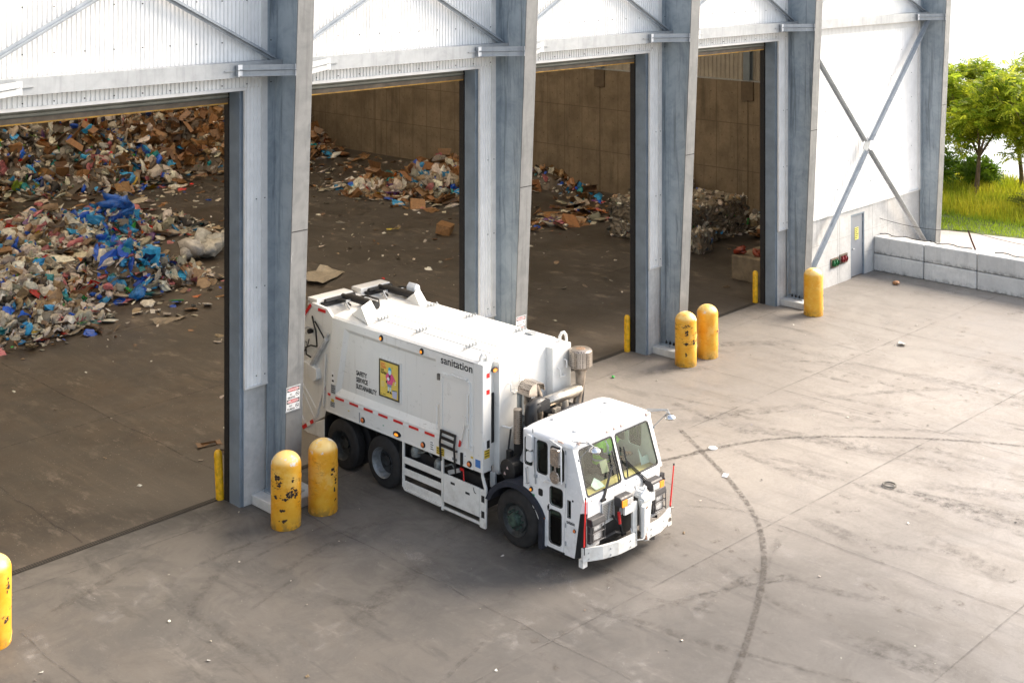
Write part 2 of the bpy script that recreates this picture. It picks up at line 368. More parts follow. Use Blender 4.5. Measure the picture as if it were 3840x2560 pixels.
def curve(pts, n=60):
    pts = [Vector((p[0],p[1],0)) for p in pts]; P = [pts[0]*2-pts[1]] + pts + [pts[-1]*2-pts[-2]]; out = []
    seg = len(pts)-1; per = max(2, n//seg)
    for i in range(seg):
        a, b, c, d = P[i:i+4]
        for k in range(per):
            t = k/per; out.append(.5*((2*b)+(c-a)*t+(2*a-5*b+4*c-d)*t*t+(3*b-a-3*c+d)*t**3))
    return out + [pts[-1]]
def finish_decal(mb, al, name, m):
    o = mb.build(name, m, ground, fix=False); at = o.data.attributes.new("a", 'FLOAT', 'POINT'); at.data.foreach_set('value', al); return o
dk = decal("tyre_rubber", (.05,.042,.035,1), .36, .64, 8.0, None, .75, .62)
df = decal("faint_rubber", (.055,.048,.041,1), .38, .74, 4.5, None, .75, .42)
dt = decal("tread_print", (.075,.06,.045,1), .42, .66, 11.0, None, .8, .55)
dj = decal("slab_joint", (.08,.072,.065,1), .32, .66, 1.6, None, .9, .5)
dl = decal("pale_scuff", (.33,.31,.29,1), .45, .75, 2.6, None, .85, .35)
mb, al = MB(), []
strip(mb, al, curve([(9.53,-3.91),(8.67,-5.25),(7.68,-6.71),(6.61,-7.93),(5.32,-8.9),(3.9,-9.66),(2.59,-10.26),(1.65,-10.64),(.4,-11.1)], 120), .14, .012, False)
finish_decal(mb, al, "tyre_mark", dk)
mb, al = MB(), []
strip(mb, al, curve([(7.2,-4.5),(7.8,-4.76),(9.11,-5.18),(10.37,-5.75),(11.51,-6.68),(12.51,-7.8),(13.38,-8.97),(14.09,-10.21),(14.6,-11.6)], 120), .13, .010, False)
finish_decal(mb, al, "tyre_mark", dk)
rr = random.Random(11)
mb, al = MB(), []
for i in range(90):   # long faint turning marks
    cx, cy, rad, t0 = rr.uniform(-2, 9), rr.uniform(-16, -7), rr.uniform(4, 16), rr.uniform(-.4, 1.9); dtv = rr.uniform(.15, .55)
    pts = [(cx+rad*math.cos(t0+dtv*k/16), cy+rad*math.sin(t0+dtv*k/16)) for k in range(17)]
    if any(p[1] > -.2 or p[0] > 26 for p in pts): continue
    strip(mb, al, pts, rr.choice([.1,.22,.25,.5]), .0055)
for i in range(40):   # straight marks running in and out of the doors
    b = rr.choice([-3,3.6,3.9,10.3,10.5,17]); x = b + rr.uniform(-2.3,2.3); y0 = rr.uniform(-12,-1); L = rr.uniform(1.5,5); sl = rr.uniform(-.35,.35)
    pts = [(x+sl*k/10*L, y0-L*k/10) for k in range(11)]
    strip(mb, al, pts, rr.choice([.12,.25,.3,.6]), .0075)
finish_decal(mb, al, "tyre_mark", df)
mb, al = MB(), []
for i in range(64):   # short tread prints
    x, y = rr.uniform(0,25), rr.uniform(-13,-1.8); a = rr.choice([.1,-.75,-.6,.9,1.3])+rr.uniform(-.2,.2); n = rr.randint(1,4)
    for k in range(n):
        p = (x+math.cos(a)*k*.42, y+math.sin(a)*k*.42); L = rr.uniform(.1,.36); tr = a+rr.choice([0,0,1.57])
        strip(mb, al, [(p[0]+math.cos(tr)*L*j/4, p[1]+math.sin(tr)*L*j/4) for j in range(-2,3)], rr.uniform(.07,.2), .009, True)
finish_decal(mb, al, "tread_print", dt)
mb, al = MB(), []
for i in range(70):
    x, y = rr.uniform(-6,26), rr.uniform(-14,-1); a = rr.choice([1.57,1.3,-.3,.2])+rr.uniform(-.3,.3); L = rr.uniform(.6,3.2)
    strip(mb, al, [(x+math.cos(a)*L*j/8, y+math.sin(a)*L*j/8) for j in range(9)], rr.uniform(.1,.9), .0035)
finish_decal(mb, al, "pale_scuff", dl)
mb, al = MB(), []
for (p, q) in [((-5.25,-1.2),(-5.36,-14)),((.66,-.9),(.66,-16)),((6.95,-1.0),(6.65,-16)),((13.55,-1.0),(13.5,-16)),((20.2,-1.2),(20.2,-16)),((25.6,-.9),(25.55,-9)),
               ((-8,-7.4),(26.4,-9.2)),((-.48,-.23),(-8,.2)),((6.2,-.3),(.8,-.3)),((12.9,-.3),(7.5,-.3)),((19.6,-.3),(14.2,-.3)),((8,-4.0),(26.4,-4.6)),((-8,-12.5),(26,-13.6))]:
    n = 24; strip(mb, al, [(p[0]+(q[0]-p[0])*k/n + .03*math.sin(k*2.1), p[1]+(q[1]-p[1])*k/n) for k in range(n+1)], .038, .014, False)
for (p, q) in [((.6,1),(.6,24)),((6.7,1),(6.7,24)),((13.4,1),(13.4,16)),((20.1,1),(20.1,14)),((-8,6.5),(30,6.5)),((-8,12.6),(30,12.6)),((-3,.9),(-3,14))]:
    n = 24; strip(mb, al, [(p[0]+(q[0]-p[0])*k/n + .04*math.sin(k*2.1), p[1]+(q[1]-p[1])*k/n) for k in range(n+1)], .045, .014, False)
finish_decal(mb, al, "slab_joint", dj)
# trench drain across the first door
t = thing("trench_drain", "dark iron slotted drain channel running along the threshold of the open doorways", "drain", (0,.7,0))
for dx in range(4):
    x1 = 6.7*dx-.1; x0 = x1-5.2; m = MB(); s_ = MB(); m.box((x0,.63,.004),(x1,.78,.009)); n = int((x1-x0)/.05)
    for k in range(n): s_.box((x0+k*.05,.645,.0095),(x0+k*.05+.018,.765,.013))
    m.build("channel", MT['grate'], t); s_.build("grate", plain("grate_bar", (.075,.065,.055,1), .6, .2, .2, 20) if dx == 0 else bpy.data.materials["grate_bar"], t)

# ------------------------------------------------------------------ the building
BL = thing("recycling_hall", "huge white ribbed metal hall with grey steel columns and open roller doorways", "building", (0,0,0))
HD = 8.47; BAY = 6.7; YC = -.03
JX = [BAY*i for i in range(-2, 4)]         # right jamb of every doorway
CX = [.75+BAY*i for i in range(-3, 4)] + [30.2]
def corrug(x0, x1, z0, z1, y=YC, pitch=.092, depth=.024):
    mb = MB(); x = x0; xs = []
    while x < x1 - .02:
        for dx, dy in ((0,0),(pitch*.24,0),(pitch*.34,-depth),(pitch*.92,-depth)):
            if x+dx <= x1: xs.append((x+dx, y+dy))
        x += pitch
    xs.append((x1, y))
    vs = [(a,b,z0) for a,b in xs] + [(a,b,z1) for a,b in xs]; n = len(xs)
    mb.add(vs, [(i,i+1,n+i+1,n+i) for i in range(n-1)]); return mb
def part(mb, name, m, parent=BL, **k): return mb.build(name, m, parent, **k)
# cladding: over the doors, beside the doors, the closed end bay
part(corrug(-20, 31.4, HD+.02, 14.0), "wall_cladding", MT['clad'], fix=False)
for j in JX:
    part(corrug(j+.03, j+.56, 2.42, HD+.02), "wall_cladding", MT['clad'], fix=False)
    if j < 20: part(corrug(j+.94, j+BAY-5.42, 2.42, HD+.02), "wall_cladding", MT['clad'], fix=False)
part(corrug(21.04, 30.0, 2.42, HD+.02, pitch=.184, depth=.008), "wall_cladding", MT['clad'], fix=False)
part(corrug(30.4, 31.4, 2.42, HD+.02), "wall_cladding", MT['clad'], fix=False)
m = MB()
for j in JX: m.box((j-5.45, YC-.055, HD-.03), (j+.03, YC-.045+.03, HD+.035))
part(m, "door_head_trim", MT['cladtrim'])
m = MB()
for c in CX[:-1]: m.box((c-.33, YC-.05, 2.40), (c-.20, YC-.02, 14))
m.box((29.83, YC-.05, 2.40),(29.98, YC-.02, 14)); m.box((21.04, YC-.05, 2.385),(29.98, YC-.0, 2.425))
for j in JX: m.box((j+.0, YC-.055, 2.385),(j+.56, YC, 2.42)); m.box((j-.005, YC-.05, 2.42),(j+.035, YC-.0, HD-.03))
for q in range(len(m.v)//8):
    m2 = MB(); m2.add(m.v[8*q:8*q+8], [(0,3,2,1),(4,5,6,7),(0,1,5,4),(1,2,6,5),(2,3,7,6),(3,0,4,7)]); part(m2, "corner_trim", MT['cladtrim'])
# fastener heads in the cladding
m = MB()
for zz in (8.56, 9.42, 10.25):
    x = -14
    while x < 21: m.box((x, YC-.053, zz), (x+.022, YC-.043, zz+.022)); x += .585
for zz in (3.2,4.1,5.0,5.9,6.8,7.7):
    x = 21.5
    while x < 29.8: m.box((x, YC-.022, zz), (x+.02, YC-.012, zz+.02)); x += .78
for j in JX:
    for zz in (2.6,4.4,6.2): m.box((j+.27, YC-.053, zz),(j+.29, YC-.043, zz+.02)); m.box((j+.47, YC-.06, zz),(j+.49, YC-.05, zz+.02))
tag(part(m, "fasteners", MT['black']), kind='stuff')
# concrete base walls between the doorways and under the end bay
for j in JX:
    m = MB(); m.box((j+.02, 0, 0), (j+BAY-5.42 if j < 20 else j+1.0, .42, 2.41)); part(m, "base_wall", MT['cbase'])
DX0, DX1, DZ = 24.82, 25.78, 2.19
m = MB(); m.plate([(21.12,0),(DX0,0),(DX0,DZ),(DX1,DZ),(DX1,0),(31.4,0),(31.4,2.41),(21.12,2.41)], [], fy, -.02, .42); part(m, "base_wall", MT['cbase2'])
m = MB()
for x in (22.55,23.9,24.0+.02,26.35,27.5,28.7): m.box((x,-.0225,.02),(x+.012,-.0195,2.38))
for z in (.75,1.5): m.box((21.2,-.0225,z),(DX0,-.0195,z+.008)); m.box((DX1,-.0225,z),(30,-.0195,z+.008))
part(m, "form_joint", plain("joint_grey", (.30,.30,.29,1), .9))
# man door
d = MB(); d.box((DX0+.05,.02,.03),(DX1-.05,.07,DZ-.05)); man = d.build("door", plain("door_grey", (.24,.255,.28,1), .4, .1, .06, 2), BL, bevel=.004)
d = MB(); d.box((DX0,-.015,0),(DX0+.05,.1,DZ)); d.box((DX1-.05,-.015,0),(DX1,.1,DZ)); d.box((DX0+.05,-.015,DZ-.05),(DX1-.05,.1,DZ)); d.build("door_frame", MT['jamb'], man)
d = MB(); d.tube([(DX0+.13,.02,1.0),(DX0+.13,-.04,1.0),(DX0+.2,-.05,1.0)], .018, 8); d.lathe([(.035,0),(.035,-.012)], (DX0+.13,.02,1.0), 'y', 12); d.build("handle", MT['girt'], man, smooth=40)
d = MB()
for z in (.35,1.1,1.85): d.box((DX1-.075,.002,z),(DX1-.05,.02,z+.12))
d.build("hinge", MT['brace'], man)
# jambs, shutters
for i, j in enumerate(JX):
    m = MB(); m.box((j-.0, -.012, 0), (j+.02, .41, HD)); m.box((j-.06,.02,0),(j-.0,.38,HD)); part(m, "door_jamb", MT['jamb'])
    m = MB(); m.box((j-.0,.42,0),(j+.06,.60,HD)); m.box((j-.055,.42,0),(j-.0,.58,HD)); part(m, "guide_seal", MT['black'])
    xl = j-5.42; m = MB(); m.box((xl-.02,-.012,0),(xl,.41,HD)); m.box((xl-.06,.42,0),(xl,.52,HD)); part(m, "door_jamb", MT['jamb'])
    m = MB(); zb = 8.25; k = 0
    for k in range(4):
        z = zb + k*.085; m.add([(xl,.45,z),(j,.45,z),(j,.425,z+.03),(xl,.425,z+.03),(j,.425,z+.068),(xl,.425,z+.068),(j,.45,z+.085),(xl,.45,z+.085)], [(0,1,2,3),(3,2,4,5),(5,4,6,7)])
    m.box((xl,.452,zb),(j,.48,zb+.4)); sh = part(m, "roller_shutter", MT['shutter'])
    zl = 8.16; m = MB(); m.box((xl,.43,zl),(j-.03,.50,zb+.0)); m.box((xl,.415,zb-.02),(j-.03,.43,zb)); m.build("bottom_bar", MT['shutbar'], sh)
    m = MB(); m.box((xl,.44,zl-.03),(j-.03,.49,zl-.001)); m.build("edge_seal", MT['edge'], sh)
# tapered steel columns on concrete plinths
def flange_y(z): return -.62 - .0478*(z-.2)
for i, c in enumerate(CX):
    zt = 14.0
    m = MB(); m.prism([(-.035,.2),(flange_y(.2),.2),(flange_y(zt),zt),(-.035,zt)], fx, c-.011, c+.011)
    m.box((c-.22,-.075,.2),(c+.22,-.055,zt)); m.box((c-.30,flange_y(.2)-.05,.2),(c+.30,-.04,.235))
    co = part(m, "column", MT['web'])
    m = MB(); m.add([(c-.2,flange_y(.235),.235),(c+.2,flange_y(.235),.235),(c+.2,flange_y(zt),zt),(c-.2,flange_y(zt),zt),(c-.2,flange_y(.235)-.024,.235),(c+.2,flange_y(.235)-.024,.235),(c+.2,flange_y(zt)-.024,zt),(c-.2,flange_y(zt)-.024,zt)],
          [(0,1,2,3),(4,5,6,7),(0,1,5,4),(1,2,6,5),(2,3,7,6),(3,0,4,7)]); m.build("outer_flange", MT['flange'], co)
    m = MB(); 
    for yy in (-.2,-.33,-.46): m.lathe([(.03,0),(.03,.05),(.012,.05),(.012,.09)], (c-.15,yy,.235), 'z', 8)
    m.box((c-.2,flange_y(5.6)-.027,5.6),(c+.2,flange_y(5.6)-.0245,5.62)); m.build("anchor_bolts", MT['black'], co)
    m = MB(); m.box((c-.55, -.90, 0), (c+.55, .0, .2)); part(m, "plinth", MT['cbase'], bevel=.02)
# girts with kicker channels
for i in range(len(CX)-1):
    a, b = CX[i]+.02, CX[i+1]-.02
    m = MB(); m.box((a,-.34,8.74),(b,-.31,9.04)); m.box((a,-.31,9.01),(b,-.09,9.04)); m.box((a,-.31,8.74),(b,-.09,8.77)); part(m, "girt", MT['girt'])
    m = MB(); zc = 10.75; up = 12.5
    for (p, q) in (((a+.1,-.24,9.06),(b-.1,-.24,up)), ((a+.1,-.19,up),(b-.1,-.19,9.06))): m.bar(p, q, .03, .12); m.bar((p[0],p[1]-.045,p[2]),(q[0],q[1]-.045,q[2]), .10, .02)
    part(m, "brace", MT['brace'])
for c in CX:
    fyv = flange_y(8.89)
    for sgn in (-1, 1):
        m = MB()
        for dz in (-.062, .062):
            p, q = Vector((c+sgn*1.15,-.36,8.885+dz)), Vector((c+sgn*.13,fyv+.04,8.885+dz)); m.bar(p, q, .03, .10); m.bar(p+Vector((0,-.02,-.045)), q+Vector((0,-.02,-.045)), .07, .015)
        m.box((c+sgn*1.28-.13,-.375,8.878),(c+sgn*1.28+.13,-.345,8.89)); part(m, "kicker_brace", MT['girt'])
        for dz in (-.062,.062):
            m = MB()
            q = Vector((c+sgn*.16,fyv+.03,8.885+dz)); m.box(q+Vector((-.05,-.045,-.055)), q+Vector((.05,-.03,.055)))
            part(m, "clip_plate", bpy.data.materials.get("clip_white") or plain("clip_white", (.72,.73,.74,1), .4, .1, .05)); m = MB()
            q = Vector((c+sgn*1.10,-.42,8.885+dz)); m.box(q+Vector((-.05,-.02,-.055)), q+Vector((.05,-.005,.055)))
            part(m, "clip_plate", bpy.data.materials.get("clip_white") or plain("clip_white", (.72,.73,.74,1), .4, .1, .05))
# big X brace of the end bay
cxm, czm = 25.45, 4.56
for name, p, q in (("brace",(21.15,-.30,.45),(cxm-.16,-.30,czm-.17)),("brace",(cxm+.16,-.30,czm+.17),(30.02,-.30,8.72)),("brace",(21.15,-.26,8.66),(cxm-.16,-.26,czm+.17)),("brace",(cxm+.16,-.26,czm-.17),(29.95,-.26,.42))):
    m = MB(); m.bar(p, q, .018, .16); P, Q = Vector(p), Vector(q); m.bar(P+Vector((0,-.08,0)), Q+Vector((0,-.08,0)), .15, .018); part(m, name, MT['brace'] if q[2] > p[2] else MT['girt'])
m = MB(); m.prism([(cxm-.28,czm-.05),(cxm-.05,czm-.30),(cxm+.28,czm+.05),(cxm+.05,czm+.30)], fy, -.292, -.275)
for a_, b_ in ((-.14,-.15),(.14,.15),(-.14,.15),(.14,-.15)): m.lathe([(.025,0),(.025,-.035)], (cxm+a_,-.292,czm+b_), 'y', 8)
part(m, "gusset_plate", MT['girt'])
# end wall (push wall below, cladding above), back wall, roof
m = MB(); m.box((31.2,.42,0),(31.6,46,5.75)); part(m, "push_wall", MT['push'])
m = MB(); m.box((31.18,.42,5.75),(31.6,46,5.80)); part(m, "wall_cap", MT['girt'])
m = MB(); y = .45; pts = []
while y < 46: pts += [(31.40,y),(31.40,y+.10),(31.36,y+.12),(31.36,y+.20)]; y += .22
n = len(pts); m.add([(a,b,5.8) for a,b in pts]+[(a,b,14) for a,b in pts], [(i,i+1,n+i+1,n+i) for i in range(n-1)]); part(m, "inner_cladding", MT['incl'], fix=False)
for y in (8.3,16.5,24.7,32.9):
    m = MB(); m.box((31.08,y-.16,5.8),(31.10,y+.16,14)); m.box((31.10,y-.012,5.8),(31.33,y+.012,14)); m.box((31.33,y-.16,5.8),(31.345,y+.16,14)); part(m, "inner_column", MT['jamb'])
    m = MB(); m.box((31.12,y-.3,4.95),(31.2,y+.3,5.75)); m.box((31.19,y-.03,0),(31.198,y+.03,4.95)); part(m, "anchor_pad", plain("pad_dark", (.12,.09,.06,1), .8) if y < 9 else bpy.data.materials["pad_dark"])
m = MB()
for k in range(0,42,1):
    y = 1.1+k*1.1; m.box((31.194,y,0),(31.199,y+.022,5.7))
    for z in (.7,1.4,2.4,3.3,4.4,5.2): m.box((31.192,y+.28,z),(31.1985,y+.33,z+.05)); m.box((31.192,y+.80,z+.02),(31.1985,y+.84,z+.06))
for z in (1.9,3.9): m.box((31.1935,.5,z),(31.1985,46,z+.03))
part(m, "form_joint", bpy.data.materials["pad_dark"])
m = MB(); m.box((-40,46,0),(31.6,46.3,14)); m.box((-40.3,0,0),(-40,46.3,14)); part(m, "back_wall", MT['push'])
# roof; long unseen translucent strips added to let daylight into the hall
tl = M_("added_skylight_panel", .5); tb = tl.n.new("ShaderNodeBsdfTranslucent"); tb.inputs[0].default_value = (.80,.68,.50,1)
tl.l.new(tb.outputs[0], tl.n["Material Output"].inputs[0])
ys = [-.5, 4.5, 8.5, 13.5, 18, 23.5, 28.5, 34.5, 39.5, 46.3]
m = MB()
for k in range(0, 9, 2): m.box((-40.3,ys[k],14),(32,ys[k+1],14.2))
part(m, "roof", MT['roof'])
m = MB()
for k in range(1, 8, 2): m.add([(-40.3,ys[k],14.1),(32,ys[k],14.1),(32,ys[k+1],14.1),(-40.3,ys[k+1],14.1)], [(0,1,2,3)])
part(m, "added_skylight", tl.m, fix=False)
m = MB(); m.box((31.42,.0,0),(31.6,.42,14)); m.box((31.42,.42,5.8),(31.6,46,14)); part(m, "side_wall", MT['clad'])
m = MB()
for j in JX + [26.8, 33.5]:
    m.box((j-5.45, -.0, HD+.03), (j+1.4 if j < 26 else 31.4, .03, 14))
part(m, "wall_liner", MT['incl'])

# ------------------------------------------------------------------ bollards and guard posts
def bollard(loc):
    b = MB(); h = 1.20; r = .295
    prof = [(r-.008,0),(r,.015),(r,.6),(r,h)] + [(r*math.cos(t), h+.25*math.sin(t)) for t in [R(8*k) for k in range(1,11)]] + [(0.001,h+.25)]
    b.lathe(prof, (0,0,0), 'z', 40)
    return b
def seam(mb, r, z0, t0, turns, pitch):
    mb.tube([(r*math.cos(t0+turns*6.283*k/40), r*math.sin(t0+turns*6.283*k/40), z0+pitch*k/40) for k in range(41)], .006, 5)
MT['scrape'] = plain("scrape_brown", (.035,.020,.014,1), .8, 0, .5, 30)
bl = [((.13,-1.29),"yellow steel bollard with the heaviest black scrapes, left one of the pair beside the truck"),
      ((1.03,-1.30),"yellow bollard nearest the truck's rear wheels, lightly scuffed with a grey flaked dome"),
      ((13.46,-1.26),"scratched yellow bollard, left one of the pair between the third and fourth doorways"),
      ((14.45,-1.28),"cleaner yellow bollard, right one of the pair between the third and fourth doorways"),
      ((20.11,-1.31),"single yellow bollard at the foot of the diagonal brace beside the grey door"),
      ((-5.72,-1.33),"yellow bollard cut off by the left edge of the photo")]
b0 = None
for i, ((x, y), lab) in enumerate(bl):
    mb = bollard(None); seam(mb, .296, .05, .3+i, .55, .55); seam(mb, .296, .72, 3.9+i*.4, .5, .45)
    o = mb.build("bollard", MT['yellow'], None, loc=(0,0,0), smooth=50); o.location = (x, y, 0); o.color = ([1.0,.35,.9,.12,.12,.9][i],0,0,1)
    tag(o, lab, "bollard", "yellow bollards in front of the columns")
    SCR = {0: [(-103,6,.62,1.10,9),(-128,46,.60,.72,16),(-100,22,.66,.78,18),(-160,9,1.0,1.1,8),(-150,14,.88,.90,4),(-140,8,.38,.42,5),(-138,14,.20,.22,5),(-158,12,.92,.95,5)], 1: [(-86,7,.80,.92,7),(-74,5,.25,.75,8)], 2: [(-130,34,.62,.66,8),(-100,12,.60,.74,9),(-140,9,.86,1.0,9),(-134,10,1.12,1.15,5),(-140,5,.3,.4,5)], 3: [(-78,7,.72,.76,4)], 4: [(-66,6,.60,.66,5)], 5: [(-62,8,.85,1.1,10),(-66,6,.4,.5,5)]}
    sm = MB(); rs = random.Random(90+i)
    for (a_, da, z0, z1, n_) in SCR[i]:
        for q in range(n_):
            ac, zc_ = a_+rs.uniform(-da,da), rs.uniform(z0,z1); w_, h_ = rs.uniform(2,9), rs.uniform(.010,.045); k_ = 7; r1 = .2972
            vs = [(r1*math.cos(R(ac)), r1*math.sin(R(ac)), zc_)]
            for p_ in range(k_*2): t_ = math.pi*p_/k_; f_ = rs.uniform(.45,1.1); vs.append((r1*math.cos(R(ac+w_*f_*math.cos(t_))), r1*math.sin(R(ac+w_*f_*math.cos(t_))), zc_+h_*f_*math.sin(t_)))
            sm.add(vs, [(0,1+p_,1+(p_+1)%(2*k_)) for p_ in range(2*k_)])
    so = sm.build("paint_scrape", MT['scrape'], None, loc=(0,0,0), fix=False); so.parent = o
gp = [((.0,.66),"thin yellow guard post inside the nearest doorway, leaning slightly, by the left black seal"),
      ((13.36,.62),"thin yellow guard post inside the third doorway near the bollard pair"),
      ((20.1,.73),"thin yellow guard post inside the far doorway in front of a concrete block")]
for i, ((x, y), lab) in enumerate(gp):
    mb = MB(); mb.lathe([(.085,0),(.085,.92),(.078,.98),(.05,1.02),(.001,1.035)], (0,0,0), 'z', 18)
    o = mb.build("guard_post", MT['post'], None, loc=(0,0,0), smooth=40); o.location = (x-.1, y, 0); o.rotation_euler = (0, R(-3 if i == 0 else 0), 0)
    tag(o, lab, "guard post", "thin yellow guard posts inside the doorways")

# ------------------------------------------------------------------ danger signs
def text_panel(parent, name, m, rows, fn):
    mb = MB()
    for (txt, u, v_, size, w_, b_) in rows: textmb(mb, txt, lambda a, b, u=u, v_=v_: fn(a+u, b+v_), size, w_, b_)
    return mb.build(name, m, parent, fix=False)
MT['swhite'] = plain("sign_white", (.78,.78,.77,1), .4, 0, .04)
MT['sblack'] = plain("sign_black", (.012,.012,.013,1), .5, 0, .1)
MT['sred'] = plain("sign_red", (.55,.02,.02,1), .45, 0, .1)
def ellipse(cx, cz, a, b, n=36): return [(cx+a*math.cos(2*math.pi*k/n), cz+b*math.sin(2*math.pi*k/n)) for k in range(n)]
def danger_sign(cx, z0, lab):
    y0 = flange_y(z0+.25)-.024; t = thing("danger_sign", lab, "sign", (cx, y0, z0), "danger signs on the columns")
    W, H = .33, .50; sl = -.0478
    def P(u, v_, d): return (cx-W/2+u, y0-.006-d+sl*(v_-.25), z0+v_)
    m = MB(); m.prism([(0,0),(W,0),(W,H),(0,H)], lambda a, b, t_: P(a, b, t_), 0, .004); m.build("panel", MT['swhite'], t)
    for v_ in (.005,H-.012): m = MB(); m.bar(P(-.02,v_,.006), P(W+.02,v_,.006), .008, .022); m.build("strap", MT['girt'], t)
    for v_ in (.395,.155): m = MB(); m.prism([(.012,v_),(W-.012,v_),(W-.012,v_+.088),(.012,v_+.088)], lambda a, b, t_: P(a, b, t_), .0045, .0050); m.build("black_band", MT['sblack'], t)
    for rr_, mm, d_ in ((1,'swhite',.0055),(.93,'sred',.0060)):
        for v_ in (.439,.199): m = MB(); m.prism(ellipse(W/2, v_, .145*rr_, .040*rr_**2), lambda a, b, t_: P(a, b, t_), d_-.0004, d_); m.build("oval", MT[mm], t)
    m = MB()
    for s_, v_ in (("DANGER",.420),("PELIGRO",.180)): textmb(m, s_, lambda a, b, v_=v_: P(a+W/2-.118, b+v_, .0066), .056, .236, .0012)
    m.build("lettering", MT['swhite'], t, fix=False)
    m = MB()
    for s_, u, v_, w_ in (("NO",.075,.325,.06),("SMOKING",.028,.262,.185),("NO",.07,.088,.07),("FUMAR",.028,.025,.185)): textmb(m, s_, lambda a, b, u=u, v_=v_: P(a+u, b+v_, .0055), .058, w_, .0008)
    for v_ in (.330,.088):
        c = (.268, v_); e = ellipse(c[0], c[1], .044, .044); m.plate(e, [ellipse(c[0], c[1], .036, .036)], lambda a, b, t_: P(a, b, t_), .005, .0055)
        m.prism([(c[0]-.034,c[1]+.022),(c[0]-.028,c[1]+.029),(c[0]+.034,c[1]-.022),(c[0]+.028,c[1]-.029)], lambda a, b, t_: P(a, b, t_), .005, .0055)
        m.prism([(c[0]-.026,c[1]-.004),(c[0]+.02,c[1]-.004),(c[0]+.02,c[1]+.006),(c[0]-.026,c[1]+.006)], lambda a, b, t_: P(a, b, t_), .005, .0054)
    m.build("lettering", MT['sblack'], t, fix=False)
danger_sign(.70, 1.96, "DANGER no smoking sign in English and Spanish on the column left of the truck")
danger_sign(7.42, 1.98, "DANGER no smoking sign on the column behind the truck, half hidden by its roof")
# yellow notice on the grey door
t = thing("door_notice", "small yellow notice with black print on the grey door", "sign", (25.3,0,1.3))
m = MB(); m.box((25.16,.012,1.28),(25.42,.018,1.70)); m.build("panel", plain("notice_yellow", (.72,.66,.16,1), .5, 0, .08), t)
m = MB()
for k in range(6): m.box((25.185,.0105,1.65-k*.065),(25.395-.03*(k%3),.0115,1.675-k*.065))
m.build("print_lines", MT['sblack'], t)
# small signal lights in the end wall
for x, nm, cc, lab in ((23.45,"signal_green",(.015,.13,.04,1),"green signal light recessed in a rusty box in the pale concrete wall"),(24.05,"signal_red",(.22,.025,.03,1),"red signal light recessed in a rusty box beside the green one")):
    z = .62 if x < 23.7 else .66; t = thing("signal_light", lab, "signal light", (x,0,z))
    m = MB(); m.plate([(x-.02,z-.02),(x+.48,z-.02),(x+.48,z+.30),(x-.02,z+.30)], [[(x+.03,z+.03),(x+.03,z+.25),(x+.43,z+.25),(x+.43,z+.03)]], fy, -.06, -.021); m.box((x+.03,-.03,z+.03),(x+.43,-.022,z+.25)); m.build("housing", plain(nm+"_box", (.13,.10,.07,1), .7), t)
    m = MB()
    for dx in (.14,.32): m.lathe([(.085,0),(.08,-.05),(.05,-.075),(.001,-.085)], (x+dx,-.03,z+.14), 'y', 16); m.lathe([(.10,.0),(.10,-.09),(.092,-.09),(.092,0)], (x+dx,-.03,z+.14), 'y', 16)
    m.build("lens", lamp_mat(nm, cc, cc, 0), t, smooth=40)

# ------------------------------------------------------------------ concrete block wall and wire fence on it
k = 0
for lay in range(2):
    for i in range(7):
        y1 = .0-.03-i*1.87; off = rr.uniform(-.02,.02); mb = MB(); mb.box((26.45+off, y1-1.845, lay*.61+.004), (27.05+off, y1, lay*.61+.597))
        nm = ["first","second","third","fourth","fifth","sixth","seventh"][i]
        o = mb.build("concrete_block", MT['block'], None, loc=(26.75, y1-.92, lay*.61), bevel=.035)
        tag(o, f"pale grey concrete block, {nm} from the hall in the {['bottom','top'][lay]} course of the low wall", "concrete block", "stacked concrete blocks forming the low wall")
t = thing("wire_fence", "rusty leaning posts with a sagging wire and black cable on top of the block wall", "fence", (26.9,-1.8,1.22))
rust = plain("rust_post", (.085,.035,.022,1), .85, .2, .35, 14)
P0, P1, P2 = (26.9,.31,1.82), (26.9,-3.27,1.82), (26.9,-7.4,1.78)
for p, q in (((26.92,.02,1.21),P0),((26.9,-3.52,1.21),P1),((26.9,-7.6,1.21),P2)):
    m = MB(); m.tube([p, ((p[0]+q[0])/2,(p[1]+q[1])/2+.01,(p[2]+q[2])/2), q], .03, 7); m.build("post", rust, t)
m = MB()
for p, q in ((P0,P1),(P1,P2)): m.tube([(p[0], p[1]+(q[1]-p[1])*s/12, p[2]+(q[2]-p[2])*s/12 - .16*math.sin(math.pi*s/12)) for s in range(13)], .009, 5)
m.build("wire", MT['black'], t)
m = MB()
for a_, b_ in ((-.05,-3.4),(-4.2,-8.6)):
    m.tube([(26.85+.1*math.sin(s*1.3), a_+(b_-a_)*s/20, 1.235+.02*abs(math.sin(s*2.2))) for s in range(21)], .018, 6)
m.build("cable", MT['black'], t)
net = M_("net_mesh", .8); net.col((.03,.03,.028,1)); vv = net.n.new("ShaderNodeTexVoronoi"); vv.feature = 'DISTANCE_TO_EDGE'; vv.inputs['Scale'].default_value = 13; net.l.new(net.obj, vv.inputs['Vector'])
net.l.new(net.math('MULTIPLY', net.range(vv.outputs['Distance'], .035, .02), .22), net.b.inputs['Alpha'])
m = MB()
for p, q, b0_, b1_ in ((P0,P1,.02,-3.52),(P1,P2,-3.52,-7.6)):
    vs = []
    for s in range(13):
        f = s/12; top = Vector((p[0], p[1]+(q[1]-p[1])*f, p[2]+(q[2]-p[2])*f-.16*math.sin(math.pi*f))); bot = Vector((26.9+.04*math.sin(s), b0_+(b1_-b0_)*f, 1.222))
        vs += [top, bot]
    m.add(vs, [(2*s,2*s+1,2*s+3,2*s+2) for s in range(12)])
m.build("netting", net.m, t, fix=False)

